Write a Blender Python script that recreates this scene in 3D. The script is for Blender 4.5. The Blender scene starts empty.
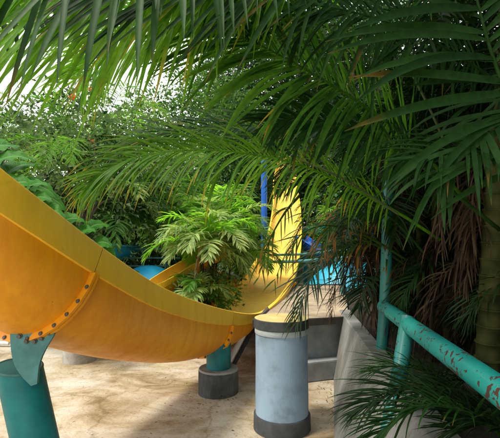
import bpy, bmesh, math, random
import numpy as np
from mathutils import Vector, Matrix
R = math.radians
rng = np.random.default_rng(11)
random.seed(5)
scene = bpy.context.scene
COL = scene.collection

# ------------------------------------------------------------------ camera
F = 392.0
PITCH = R(-4.5)
CAM = np.array([0, 0, 1.7])
FW = np.array([0, math.cos(PITCH), -math.sin(PITCH)])
UP = np.array([0, math.sin(PITCH), math.cos(PITCH)])
RT = np.array([1.0, 0, 0])
cam_d = bpy.data.cameras.new('camera')
cam = bpy.data.objects.new('camera', cam_d)
COL.objects.link(cam)
cam.location = CAM
cam.rotation_euler = (R(90) - PITCH, 0, 0)
cam_d.sensor_width = 36
cam_d.lens = F / 500 * 36
cam_d.clip_start = 0.05
cam_d.clip_end = 2000
scene.camera = cam

def at(x, y, z):
    """survey: a point seen at picture position x, y and z metres away"""
    return CAM + z * FW + (x - 250) / F * z * RT + (219 - y) / F * z * UP

# ------------------------------------------------------------------ world, sun
SUN_DIR = np.array([-0.42, -0.20, 0.88]); SUN_DIR /= np.linalg.norm(SUN_DIR)
elev = math.asin(SUN_DIR[2])
az = math.atan2(SUN_DIR[0], SUN_DIR[1])
w = bpy.data.worlds.new('World'); scene.world = w
w.use_nodes = True
nt = w.node_tree
bg = nt.nodes['Background']
sky = nt.nodes.new('ShaderNodeTexSky')
sky.sky_type = 'NISHITA'; sky.sun_disc = False
sky.sun_elevation = elev; sky.sun_rotation = az
sky.dust_density = 3.0; sky.air_density = 1.2
tc = nt.nodes.new('ShaderNodeTexCoord')
nz = nt.nodes.new('ShaderNodeTexNoise'); nz.inputs['Scale'].default_value = 2.2; nz.inputs['Detail'].default_value = 5
rp = nt.nodes.new('ShaderNodeValToRGB')
rp.color_ramp.elements[0].position = 0.30; rp.color_ramp.elements[0].color = (0.55, 0.55, 0.55, 1)
rp.color_ramp.elements[1].position = 0.55; rp.color_ramp.elements[1].color = (1, 1, 1, 1)
mx = nt.nodes.new('ShaderNodeMix'); mx.data_type = 'RGBA'
mx.inputs[7].default_value = (15.5, 15.8, 16.0, 1)
nt.links.new(tc.outputs['Generated'], nz.inputs['Vector'])
nt.links.new(nz.outputs['Fac'], rp.inputs['Fac'])
nt.links.new(rp.outputs['Color'], mx.inputs[0])
nt.links.new(sky.outputs['Color'], mx.inputs[6])
nt.links.new(mx.outputs[2], bg.inputs['Color'])
bg.inputs['Strength'].default_value = 0.13
sun_d = bpy.data.lights.new('sun', 'SUN'); sun_d.energy = 3.9; sun_d.angle = R(11.0); sun_d.color = (1.0, 0.93, 0.80)
sun = bpy.data.objects.new('sun', sun_d); COL.objects.link(sun)
sun.rotation_euler = Vector(SUN_DIR).to_track_quat('Z', 'Y').to_euler()
sun.location = (-6, 8, 14)
scene.view_settings.view_transform = 'Standard'
scene.view_settings.look = 'None'
scene.view_settings.exposure = 0
try:
    scene.cycles.max_bounces = 8
    scene.cycles.transmission_bounces = 6
    scene.cycles.sample_clamp_indirect = 6
except Exception:
    pass

# ------------------------------------------------------------------ materials
def mat(name):
    m = bpy.data.materials.new(name); m.use_nodes = True
    n = m.node_tree
    return m, n, n.nodes, n.links, n.nodes['Principled BSDF']

def node(ns, kind, **kw):
    o = ns.new(kind)
    for k, v in kw.items():
        setattr(o, k, v)
    return o

def ramp(ns, stops):
    r = ns.new('ShaderNodeValToRGB')
    e = r.color_ramp.elements
    while len(e) > 1: e.remove(e[-1])
    e[0].position = stops[0][0]; e[0].color = (*stops[0][1], 1)
    for p, c in stops[1:]:
        k = e.new(p); k.color = (*c, 1)
    return r

def rough_mat(name, stops, scale=3, detail=8, rough=0.8, bump=0.3, bscale=25, dist=0.01, stops2=None, scale2=0.8,
              coat=0.0, stretch=None, spec=0.4, coords='Object'):
    """two noise layers of colour, a fine bump"""
    m, n, ns, ln, p = mat(name)
    c = ns.new('ShaderNodeTexCoord')
    src = c.outputs[coords]
    if stretch:
        mp = ns.new('ShaderNodeMapping'); mp.inputs['Scale'].default_value = stretch
        ln.new(src, mp.inputs['Vector']); src2 = mp.outputs['Vector']
    else: src2 = src
    a = node(ns, 'ShaderNodeTexNoise'); a.inputs['Scale'].default_value = scale; a.inputs['Detail'].default_value = detail
    a.inputs['Roughness'].default_value = 0.65
    ln.new(src2, a.inputs['Vector'])
    r1 = ramp(ns, stops); ln.new(a.outputs['Fac'], r1.inputs['Fac'])
    col = r1.outputs['Color']
    if stops2:
        b = node(ns, 'ShaderNodeTexNoise'); b.inputs['Scale'].default_value = scale2; b.inputs['Detail'].default_value = 6
        b.inputs['Roughness'].default_value = 0.6
        ln.new(src, b.inputs['Vector'])
        r2 = ramp(ns, stops2); ln.new(b.outputs['Fac'], r2.inputs['Fac'])
        mm = node(ns, 'ShaderNodeMix', data_type='RGBA', blend_type='MULTIPLY'); mm.inputs[0].default_value = 1
        ln.new(col, mm.inputs[6]); ln.new(r2.outputs['Color'], mm.inputs[7]); col = mm.outputs[2]
    ln.new(col, p.inputs['Base Color'])
    p.inputs['Roughness'].default_value = rough
    p.inputs['Specular IOR Level'].default_value = spec
    p.inputs['Coat Weight'].default_value = coat
    p.inputs['Coat Roughness'].default_value = 0.15
    f = node(ns, 'ShaderNodeTexNoise'); f.inputs['Scale'].default_value = bscale; f.inputs['Detail'].default_value = 8
    ln.new(src2, f.inputs['Vector'])
    bp = ns.new('ShaderNodeBump'); bp.inputs['Strength'].default_value = bump; bp.inputs['Distance'].default_value = dist
    ln.new(f.outputs['Fac'], bp.inputs['Height']); ln.new(bp.outputs['Normal'], p.inputs['Normal'])
    return m

def leaf_mat(name, lo, hi, tip, tip_at=0.8, tip_amt=0.6, trans=0.4, tcol=None, rough=0.38, back=None, spec=0.2):
    """leaf: colour varies by the random attribute r, browns toward the tip (attribute t), lets light through"""
    m, n, ns, ln, p = mat(name)
    ar = node(ns, 'ShaderNodeAttribute', attribute_name='r'); at_ = node(ns, 'ShaderNodeAttribute', attribute_name='t')
    base = ramp(ns, [(0.0, lo), (0.85, hi), (1.0, hi)])
    ln.new(ar.outputs['Fac'], base.inputs['Fac'])
    # tip browning:  clamp((t - tip_at + (r2)) * k)
    nz = node(ns, 'ShaderNodeTexNoise'); nz.inputs['Scale'].default_value = 6
    c = ns.new('ShaderNodeTexCoord'); ln.new(c.outputs['Object'], nz.inputs['Vector'])
    ad = node(ns, 'ShaderNodeMath', operation='ADD'); ln.new(at_.outputs['Fac'], ad.inputs[0])
    sc_ = node(ns, 'ShaderNodeMath', operation='MULTIPLY_ADD'); ln.new(nz.outputs['Fac'], sc_.inputs[0])
    sc_.inputs[1].default_value = 0.9; sc_.inputs[2].default_value = -0.45
    ln.new(sc_.outputs[0], ad.inputs[1])
    mr = node(ns, 'ShaderNodeMapRange'); ln.new(ad.outputs[0], mr.inputs['Value'])
    mr.inputs['From Min'].default_value = tip_at; mr.inputs['From Max'].default_value = tip_at + 0.25
    mr.inputs['To Max'].default_value = tip_amt
    mx = node(ns, 'ShaderNodeMix', data_type='RGBA'); ln.new(mr.outputs['Result'], mx.inputs[0])
    ln.new(base.outputs['Color'], mx.inputs[6]); mx.inputs[7].default_value = (*tip, 1)
    # fine long-wise variation
    n2 = node(ns, 'ShaderNodeTexNoise'); n2.inputs['Scale'].default_value = 30; n2.inputs['Detail'].default_value = 4
    ln.new(c.outputs['Object'], n2.inputs['Vector'])
    r2 = ramp(ns, [(0.3, (0.75,) * 3), (0.7, (1.2,) * 3)]); ln.new(n2.outputs['Fac'], r2.inputs['Fac'])
    mm = node(ns, 'ShaderNodeMix', data_type='RGBA', blend_type='MULTIPLY'); mm.inputs[0].default_value = 1
    ln.new(mx.outputs[2], mm.inputs[6]); ln.new(r2.outputs['Color'], mm.inputs[7])
    ln.new(mm.outputs[2], p.inputs['Base Color'])
    p.inputs['Roughness'].default_value = rough + 0.1; p.inputs['Specular IOR Level'].default_value = spec
    tr = ns.new('ShaderNodeBsdfTranslucent')
    m3 = node(ns, 'ShaderNodeMix', data_type='RGBA', blend_type='MULTIPLY'); m3.inputs[0].default_value = 1
    ln.new(mm.outputs[2], m3.inputs[6]); m3.inputs[7].default_value = (*(tcol or (2.6, 2.6, 1.2)), 1)
    ln.new(m3.outputs[2], tr.inputs['Color'])
    ms = ns.new('ShaderNodeMixShader'); ms.inputs['Fac'].default_value = trans
    ln.new(p.outputs['BSDF'], ms.inputs[1]); ln.new(tr.outputs['BSDF'], ms.inputs[2])
    ln.new(ms.outputs['Shader'], ns['Material Output'].inputs['Surface'])
    return m

M = {}
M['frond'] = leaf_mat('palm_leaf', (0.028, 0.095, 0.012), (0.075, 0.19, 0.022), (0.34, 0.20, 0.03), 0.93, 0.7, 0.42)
M['frond_lit'] = leaf_mat('palm_leaf_sunlit', (0.08, 0.22, 0.015), (0.17, 0.35, 0.03), (0.42, 0.30, 0.04), 1.0, 0.7, 0.5)  # brighter copy of the palm leaf, sunlight put into the colour
M['frond_dark'] = leaf_mat('palm_leaf_shaded', (0.010, 0.040, 0.009), (0.026, 0.076, 0.015), (0.26, 0.13, 0.03), 0.98, 0.6, 0.22, (1.8, 2.2, 1.0), 0.45, spec=0.12)  # darker copy of the palm leaf, shade put into the colour
M['frond_dim'] = leaf_mat('palm_leaf_deep_shade', (0.006, 0.022, 0.005), (0.020, 0.052, 0.012), (0.14, 0.08, 0.03), 0.98, 0.6, 0.15, (1.5, 2.0, 1.0), 0.45)  # darkest copy of the palm leaf, deep shade put into the colour
M['frond_pale'] = leaf_mat('palm_leaf_pale', (0.12, 0.22, 0.06), (0.34, 0.42, 0.15), (0.45, 0.34, 0.12), 0.95, 0.7, 0.4, (1.6, 1.8, 1.0))
M['frond_rust'] = leaf_mat('palm_leaf_brown_tips', (0.02, 0.07, 0.012), (0.06, 0.13, 0.02), (0.30, 0.125, 0.025), 0.52, 1.0, 0.35)
M['frond_yellow'] = leaf_mat('palm_leaf_lit_yellow', (0.03, 0.12, 0.010), (0.125, 0.27, 0.02), (0.50, 0.32, 0.03), 0.88, 0.8, 0.5)  # yellow-green of lit leaflets put into the colour; tips browned
M['dry'] = leaf_mat('dry_leaf', (0.022, 0.014, 0.008), (0.085, 0.052, 0.028), (0.14, 0.09, 0.05), 0.7, 0.6, 0.15, (1.4, 1.2, 1.0), 0.7)
M['dry_pale'] = leaf_mat('dry_pale_leaf', (0.30, 0.22, 0.13), (0.50, 0.40, 0.27), (0.4, 0.28, 0.15), 0.7, 0.6, 0.3, (1.4, 1.2, 1.0), 0.7)
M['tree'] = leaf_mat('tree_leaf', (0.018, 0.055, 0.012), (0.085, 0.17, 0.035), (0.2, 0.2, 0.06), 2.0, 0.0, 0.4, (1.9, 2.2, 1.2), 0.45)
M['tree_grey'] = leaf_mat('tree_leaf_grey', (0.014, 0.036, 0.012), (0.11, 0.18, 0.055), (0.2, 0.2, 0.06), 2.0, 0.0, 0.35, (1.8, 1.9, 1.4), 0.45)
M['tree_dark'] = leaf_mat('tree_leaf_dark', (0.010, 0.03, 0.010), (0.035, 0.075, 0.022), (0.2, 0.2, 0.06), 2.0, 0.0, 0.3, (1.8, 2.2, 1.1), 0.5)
M['shrub'] = leaf_mat('shrub_leaf', (0.035, 0.10, 0.02), (0.13, 0.24, 0.05), (0.5, 0.25, 0.03), 1.05, 0.9, 0.4)
M['croton'] = leaf_mat('croton_leaf', (0.25, 0.12, 0.02), (0.50, 0.24, 0.03), (0.5, 0.2, 0.03), 0.9, 0.8, 0.35, (1.4, 1.2, 1.0))
M['blossom'] = leaf_mat('orange_blossom', (0.75, 0.16, 0.03), (0.95, 0.30, 0.10), (0.8, 0.2, 0.05), 2, 0, 0.4, (1.2, 1.0, 1.0), 0.6)
M['bigleaf'] = leaf_mat('broad_leaf', (0.015, 0.085, 0.014), (0.035, 0.15, 0.022), (0.2, 0.25, 0.05), 1.4, 0.4, 0.18, (1.6, 2.2, 0.8), 0.42, spec=0.06)
def veined_leaf():
    m, n, ns, ln, p = mat('veined_leaf')
    q = node(ns, 'ShaderNodeAttribute', attribute_name='r'); t = node(ns, 'ShaderNodeAttribute', attribute_name='t')
    a = node(ns, 'ShaderNodeMath', operation='MULTIPLY_ADD'); ln.new(q.outputs['Fac'], a.inputs[0]); a.inputs[1].default_value = -0.22; ln.new(t.outputs['Fac'], a.inputs[2])
    b = node(ns, 'ShaderNodeMath', operation='MULTIPLY'); ln.new(a.outputs[0], b.inputs[0]); b.inputs[1].default_value = 10.0
    f = node(ns, 'ShaderNodeMath', operation='PINGPONG'); ln.new(b.outputs[0], f.inputs[0]); f.inputs[1].default_value = 0.5
    v = node(ns, 'ShaderNodeMapRange'); ln.new(f.outputs[0], v.inputs['Value']); v.inputs['From Min'].default_value = 0.0; v.inputs['From Max'].default_value = 0.09
    v.inputs['To Min'].default_value = 1; v.inputs['To Max'].default_value = 0
    w_ = node(ns, 'ShaderNodeMapRange'); ln.new(q.outputs['Fac'], w_.inputs['Value']); w_.inputs['From Min'].default_value = 0.03; w_.inputs['From Max'].default_value = 0.09
    w_.inputs['To Min'].default_value = 1; w_.inputs['To Max'].default_value = 0
    mxx = node(ns, 'ShaderNodeMath', operation='MAXIMUM'); ln.new(v.outputs['Result'], mxx.inputs[0]); ln.new(w_.outputs['Result'], mxx.inputs[1])
    c = ns.new('ShaderNodeTexCoord'); z = node(ns, 'ShaderNodeTexNoise'); z.inputs['Scale'].default_value = 5; z.inputs['Detail'].default_value = 7; ln.new(c.outputs['Object'], z.inputs['Vector'])
    r = ramp(ns, [(0.3, (0.012, 0.075, 0.006)), (0.6, (0.03, 0.15, 0.010)), (0.78, (0.07, 0.20, 0.02))]); ln.new(z.outputs['Fac'], r.inputs['Fac'])
    mix = node(ns, 'ShaderNodeMix', data_type='RGBA'); ln.new(mxx.outputs[0], mix.inputs[0]); ln.new(r.outputs['Color'], mix.inputs[6]); mix.inputs[7].default_value = (0.12, 0.24, 0.07, 1)
    ln.new(mix.outputs[2], p.inputs['Base Color']); p.inputs['Roughness'].default_value = 0.45; p.inputs['Specular IOR Level'].default_value = 0.08
    bp = ns.new('ShaderNodeBump'); bp.inputs['Strength'].default_value = 0.6; bp.inputs['Distance'].default_value = 0.01
    ln.new(mxx.outputs[0], bp.inputs['Height']); ln.new(bp.outputs['Normal'], p.inputs['Normal'])
    tr = ns.new('ShaderNodeBsdfTranslucent'); tr.inputs['Color'].default_value = (0.10, 0.28, 0.02, 1)
    ms = ns.new('ShaderNodeMixShader'); ms.inputs['Fac'].default_value = 0.18
    ln.new(p.outputs['BSDF'], ms.inputs[1]); ln.new(tr.outputs['BSDF'], ms.inputs[2]); ln.new(ms.outputs['Shader'], ns['Material Output'].inputs['Surface'])
    return m
M['bigleaf'] = veined_leaf()
M['stem'] = rough_mat('palm_stem', [(0.3, (0.045, 0.085, 0.018)), (0.7, (0.12, 0.17, 0.04))], 8, rough=0.45, bump=0.1, bscale=60)
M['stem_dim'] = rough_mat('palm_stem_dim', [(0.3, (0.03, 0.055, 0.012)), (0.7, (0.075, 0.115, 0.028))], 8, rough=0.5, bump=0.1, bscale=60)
M['bark'] = rough_mat('bark', [(0.3, (0.05, 0.035, 0.025)), (0.7, (0.16, 0.12, 0.09))], 7, rough=0.9, bump=0.7, bscale=22, dist=0.03, stretch=(1, 1, 0.25))
M['trunk_palm'] = rough_mat('palm_trunk', [(0.3, (0.03, 0.024, 0.018)), (0.7, (0.10, 0.075, 0.05))], 5, rough=0.9, bump=0.8, bscale=14, dist=0.03, stretch=(0.5, 0.5, 3.0))

def cane_mat():
    m, n, ns, ln, p = mat('ringed_cane')
    c = ns.new('ShaderNodeTexCoord')
    a = ns.new('ShaderNodeTexNoise'); a.inputs['Scale'].default_value = 9; a.inputs['Detail'].default_value = 6
    ln.new(c.outputs['Object'], a.inputs['Vector'])
    r = ramp(ns, [(0.3, (0.022, 0.028, 0.008)), (0.55, (0.062, 0.070, 0.020)), (0.8, (0.11, 0.095, 0.035))])
    ln.new(a.outputs['Fac'], r.inputs['Fac']); ln.new(r.outputs['Color'], p.inputs['Base Color'])
    p.inputs['Roughness'].default_value = 0.8; p.inputs['Specular IOR Level'].default_value = 0.1
    return m
M['cane'] = cane_mat()
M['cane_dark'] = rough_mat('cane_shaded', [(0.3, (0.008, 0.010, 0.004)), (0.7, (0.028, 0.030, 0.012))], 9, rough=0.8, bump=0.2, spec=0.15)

def fibreglass(name, stops, dirt, rough=0.32, dirt_pos=(0.42, 0.66)):
    """gelcoat: blotchy fading, dirt runs, speckles"""
    m, n, ns, ln, p = mat(name)
    c = ns.new('ShaderNodeTexCoord')
    a = node(ns, 'ShaderNodeTexNoise'); a.inputs['Scale'].default_value = 2.0; a.inputs['Detail'].default_value = 9; a.inputs['Roughness'].default_value = 0.6
    ln.new(c.outputs['Object'], a.inputs['Vector'])
    r = ramp(ns, stops); ln.new(a.outputs['Fac'], r.inputs['Fac'])
    mp = ns.new('ShaderNodeMapping'); mp.inputs['Scale'].default_value = (7, 7, 0.9)
    ln.new(c.outputs['Object'], mp.inputs['Vector'])
    b = node(ns, 'ShaderNodeTexNoise'); b.inputs['Scale'].default_value = 1.3; b.inputs['Detail'].default_value = 8; b.inputs['Roughness'].default_value = 0.7
    ln.new(mp.outputs['Vector'], b.inputs['Vector'])
    rb = ramp(ns, [(dirt_pos[0], (0, 0, 0)), (dirt_pos[1] + 0.1, (0.75, 0.75, 0.75))]); ln.new(b.outputs['Fac'], rb.inputs['Fac'])
    mx = node(ns, 'ShaderNodeMix', data_type='RGBA'); ln.new(rb.outputs['Color'], mx.inputs[0])
    ln.new(r.outputs['Color'], mx.inputs[6]); mx.inputs[7].default_value = (*dirt, 1)
    sp = node(ns, 'ShaderNodeTexNoise'); sp.inputs['Scale'].default_value = 45; sp.inputs['Detail'].default_value = 3
    ln.new(c.outputs['Object'], sp.inputs['Vector'])
    rs = ramp(ns, [(0.21, (0.5, 0.42, 0.35)), (0.27, (1, 1, 1))]); ln.new(sp.outputs['Fac'], rs.inputs['Fac'])
    mm = node(ns, 'ShaderNodeMix', data_type='RGBA', blend_type='MULTIPLY'); mm.inputs[0].default_value = 0.8
    ln.new(mx.outputs[2], mm.inputs[6]); ln.new(rs.outputs['Color'], mm.inputs[7])
    ln.new(mm.outputs[2], p.inputs['Base Color'])
    rr = node(ns, 'ShaderNodeMapRange'); ln.new(b.outputs['Fac'], rr.inputs['Value'])
    rr.inputs['From Min'].default_value = 0.3; rr.inputs['From Max'].default_value = 0.7
    rr.inputs['To Min'].default_value = rough; rr.inputs['To Max'].default_value = rough + 0.28
    ln.new(rr.outputs['Result'], p.inputs['Roughness'])
    w1 = node(ns, 'ShaderNodeTexNoise'); w1.inputs['Scale'].default_value = 5; w1.inputs['Detail'].default_value = 6
    ln.new(c.outputs['Object'], w1.inputs['Vector'])
    bp = ns.new('ShaderNodeBump'); bp.inputs['Strength'].default_value = 0.25; bp.inputs['Distance'].default_value = 0.02
    ln.new(w1.outputs['Fac'], bp.inputs['Height']); ln.new(bp.outputs['Normal'], p.inputs['Normal'])
    return m
M['slide_shade_orange'] = fibreglass('slide_shell_shade_orange', [(0.3, (0.84, 0.31, 0.002)), (0.55, (0.91, 0.385, 0.003)), (0.75, (0.94, 0.45, 0.006))], (0.68, 0.22, 0.004))  # same shell as the yellow band; underside shade and bounce put into the colour
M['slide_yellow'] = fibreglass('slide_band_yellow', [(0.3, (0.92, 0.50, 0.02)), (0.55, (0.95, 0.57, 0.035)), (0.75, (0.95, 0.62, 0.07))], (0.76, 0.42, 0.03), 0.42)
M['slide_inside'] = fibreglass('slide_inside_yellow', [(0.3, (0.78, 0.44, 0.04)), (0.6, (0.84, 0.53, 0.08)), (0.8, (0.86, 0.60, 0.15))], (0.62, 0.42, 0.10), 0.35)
M['slide_blue'] = fibreglass('slide_shell_blue', [(0.3, (0.0, 0.26, 0.55)), (0.7, (0.01, 0.42, 0.72))], (0.02, 0.22, 0.38), 0.3)
M['slide_cyan'] = fibreglass('slide_shell_cyan', [(0.3, (0.0, 0.34, 0.58)), (0.7, (0.03, 0.50, 0.70))], (0.03, 0.30, 0.40), 0.3)
M['blue_paint'] = rough_mat('blue_paint', [(0.3, (0.01, 0.09, 0.45)), (0.7, (0.02, 0.16, 0.62))], 4, rough=0.4, bump=0.1)
M['teal_paint'] = rough_mat('teal_paint', [(0.3, (0.004, 0.15, 0.16)), (0.7, (0.010, 0.245, 0.255))], 4, rough=0.45, bump=0.15, stops2=[(0.35, (0.6, 0.65, 0.65)), (0.6, (1, 1, 1))], scale2=3)
M['teal_dull'] = rough_mat('teal_paint_dull', [(0.3, (0.05, 0.20, 0.19)), (0.7, (0.10, 0.30, 0.28))], 6, rough=0.55, bump=0.2, stops2=[(0.35, (0.55, 0.6, 0.6)), (0.6, (1, 1, 1))], scale2=5)

def rusty(name, c0, c1, thr):
    m, n, ns, ln, p = mat(name)
    c = ns.new('ShaderNodeTexCoord')
    a = node(ns, 'ShaderNodeTexNoise'); a.inputs['Scale'].default_value = 3; a.inputs['Detail'].default_value = 6
    ln.new(c.outputs['Object'], a.inputs['Vector'])
    r = ramp(ns, [(0.3, c0), (0.7, c1)]); ln.new(a.outputs['Fac'], r.inputs['Fac'])
    v = node(ns, 'ShaderNodeTexNoise'); v.inputs['Scale'].default_value = 32; v.inputs['Detail'].default_value = 5; v.inputs['Roughness'].default_value = 0.55
    ln.new(c.outputs['Object'], v.inputs['Vector'])
    u = node(ns, 'ShaderNodeTexNoise'); u.inputs['Scale'].default_value = 5.0; u.inputs['Detail'].default_value = 2
    ln.new(c.outputs['Object'], u.inputs['Vector'])
    s = node(ns, 'ShaderNodeMath', operation='MULTIPLY_ADD'); ln.new(u.outputs['Fac'], s.inputs[0]); s.inputs[1].default_value = 0.45
    ln.new(v.outputs['Fac'], s.inputs[2])
    k = node(ns, 'ShaderNodeMapRange'); ln.new(s.outputs[0], k.inputs['Value'])
    k.inputs['From Min'].default_value = thr; k.inputs['From Max'].default_value = thr + 0.02
    rust = ramp(ns, [(0.3, (0.035, 0.014, 0.008)), (0.7, (0.105, 0.038, 0.018))])
    ln.new(a.outputs['Fac'], rust.inputs['Fac'])
    mx = node(ns, 'ShaderNodeMix', data_type='RGBA'); ln.new(k.outputs['Result'], mx.inputs[0])
    ln.new(r.outputs['Color'], mx.inputs[6]); ln.new(rust.outputs['Color'], mx.inputs[7])
    ln.new(mx.outputs[2], p.inputs['Base Color'])
    rr = node(ns, 'ShaderNodeMapRange'); ln.new(k.outputs['Result'], rr.inputs['Value'])
    rr.inputs['To Min'].default_value = 0.38; rr.inputs['To Max'].default_value = 0.9
    ln.new(rr.outputs['Result'], p.inputs['Roughness'])
    bp = ns.new('ShaderNodeBump'); bp.invert = True; bp.inputs['Strength'].default_value = 0.5; bp.inputs['Distance'].default_value = 0.004
    ln.new(k.outputs['Result'], bp.inputs['Height']); ln.new(bp.outputs['Normal'], p.inputs['Normal'])
    return m
M['rail_rust'] = rusty('teal_paint_rust', (0.008, 0.23, 0.20), (0.020, 0.33, 0.285), 0.815)
M['post_rust'] = rusty('teal_paint_worn', (0.010, 0.15, 0.14), (0.03, 0.24, 0.21), 0.86)
M['concrete_blue'] = rough_mat('painted_concrete', [(0.3, (0.25, 0.36, 0.48)), (0.7, (0.33, 0.45, 0.57))], 3, rough=0.8, bump=0.25, bscale=40,
                               stops2=[(0.3, (0.60, 0.57, 0.52)), (0.52, (1, 1, 1))], scale2=3.2, dist=0.006, stretch=(1.6, 1.6, 0.5))
M['concrete_dark'] = rough_mat('dark_band', [(0.3, (0.028, 0.032, 0.034)), (0.7, (0.07, 0.075, 0.078))], 9, rough=0.75, bump=0.3, bscale=50, dist=0.006)
M['concrete'] = rough_mat('footing_concrete', [(0.3, (0.26, 0.25, 0.22)), (0.7, (0.48, 0.46, 0.42))], 5, rough=0.9, bump=0.5, bscale=35, dist=0.01,
                          stops2=[(0.35, (0.55, 0.5, 0.42)), (0.6, (1, 1, 1))], scale2=3)
M['footing_dark'] = rough_mat('footing_dark', [(0.3, (0.05, 0.055, 0.055)), (0.7, (0.13, 0.135, 0.13))], 6, rough=0.9, bump=0.5, bscale=35, dist=0.01,
                          stops2=[(0.35, (0.5, 0.5, 0.46)), (0.6, (1, 1, 1))], scale2=5, stretch=(1, 1, 0.3))
M['footing_top'] = rough_mat('footing_top', [(0.3, (0.20, 0.20, 0.19)), (0.7, (0.36, 0.36, 0.34))], 6, rough=0.9, bump=0.4, bscale=35)
M['wall'] = rough_mat('streaked_concrete', [(0.25, (0.19, 0.185, 0.17)), (0.5, (0.29, 0.285, 0.265)), (0.78, (0.37, 0.36, 0.34))], 2.6, rough=0.9, bump=0.2, bscale=30,
                      stretch=(9, 9, 0.5), dist=0.004, stops2=[(0.3, (0.5, 0.52, 0.46)), (0.6, (1, 1, 1))], scale2=1.6)
M['riser'] = rough_mat('grey_render', [(0.3, (0.20, 0.225, 0.24)), (0.7, (0.33, 0.355, 0.37))], 5, rough=0.85, bump=0.3, bscale=25, stops2=[(0.3, (0.6, 0.6, 0.58)), (0.6, (1, 1, 1))], scale2=2)
M['deck'] = rough_mat('deck_screed', [(0.25, (0.20, 0.16, 0.12)), (0.5, (0.42, 0.33, 0.23)), (0.8, (0.56, 0.44, 0.29))], 6, rough=0.85, bump=0.4, bscale=40, dist=0.008,
                      stops2=[(0.3, (0.6, 0.56, 0.5)), (0.6, (1, 1, 1))], scale2=1.2)
M['edge_dark'] = rough_mat('deck_edging', [(0.3, (0.03, 0.028, 0.028)), (0.7, (0.09, 0.07, 0.06))], 6, rough=0.7, bump=0.3)
M['white_pipe'] = rough_mat('white_pipe', [(0.3, (0.55, 0.55, 0.53)), (0.7, (0.74, 0.74, 0.72))], 6, rough=0.4, bump=0.1)
M['black_rubber'] = rough_mat('black_rubber', [(0.3, (0.012, 0.013, 0.018)), (0.7, (0.03, 0.03, 0.038))], 6, rough=0.5, bump=0.1)
M['soil'] = rough_mat('soil', [(0.3, (0.012, 0.010, 0.007)), (0.7, (0.05, 0.04, 0.026))], 9, rough=1, bump=0.9, bscale=30, dist=0.03)
M['steel'] = rough_mat('bolt_steel', [(0.3, (0.06, 0.05, 0.045)), (0.7, (0.16, 0.14, 0.12))], 30, rough=0.5, bump=0.2)

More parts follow.
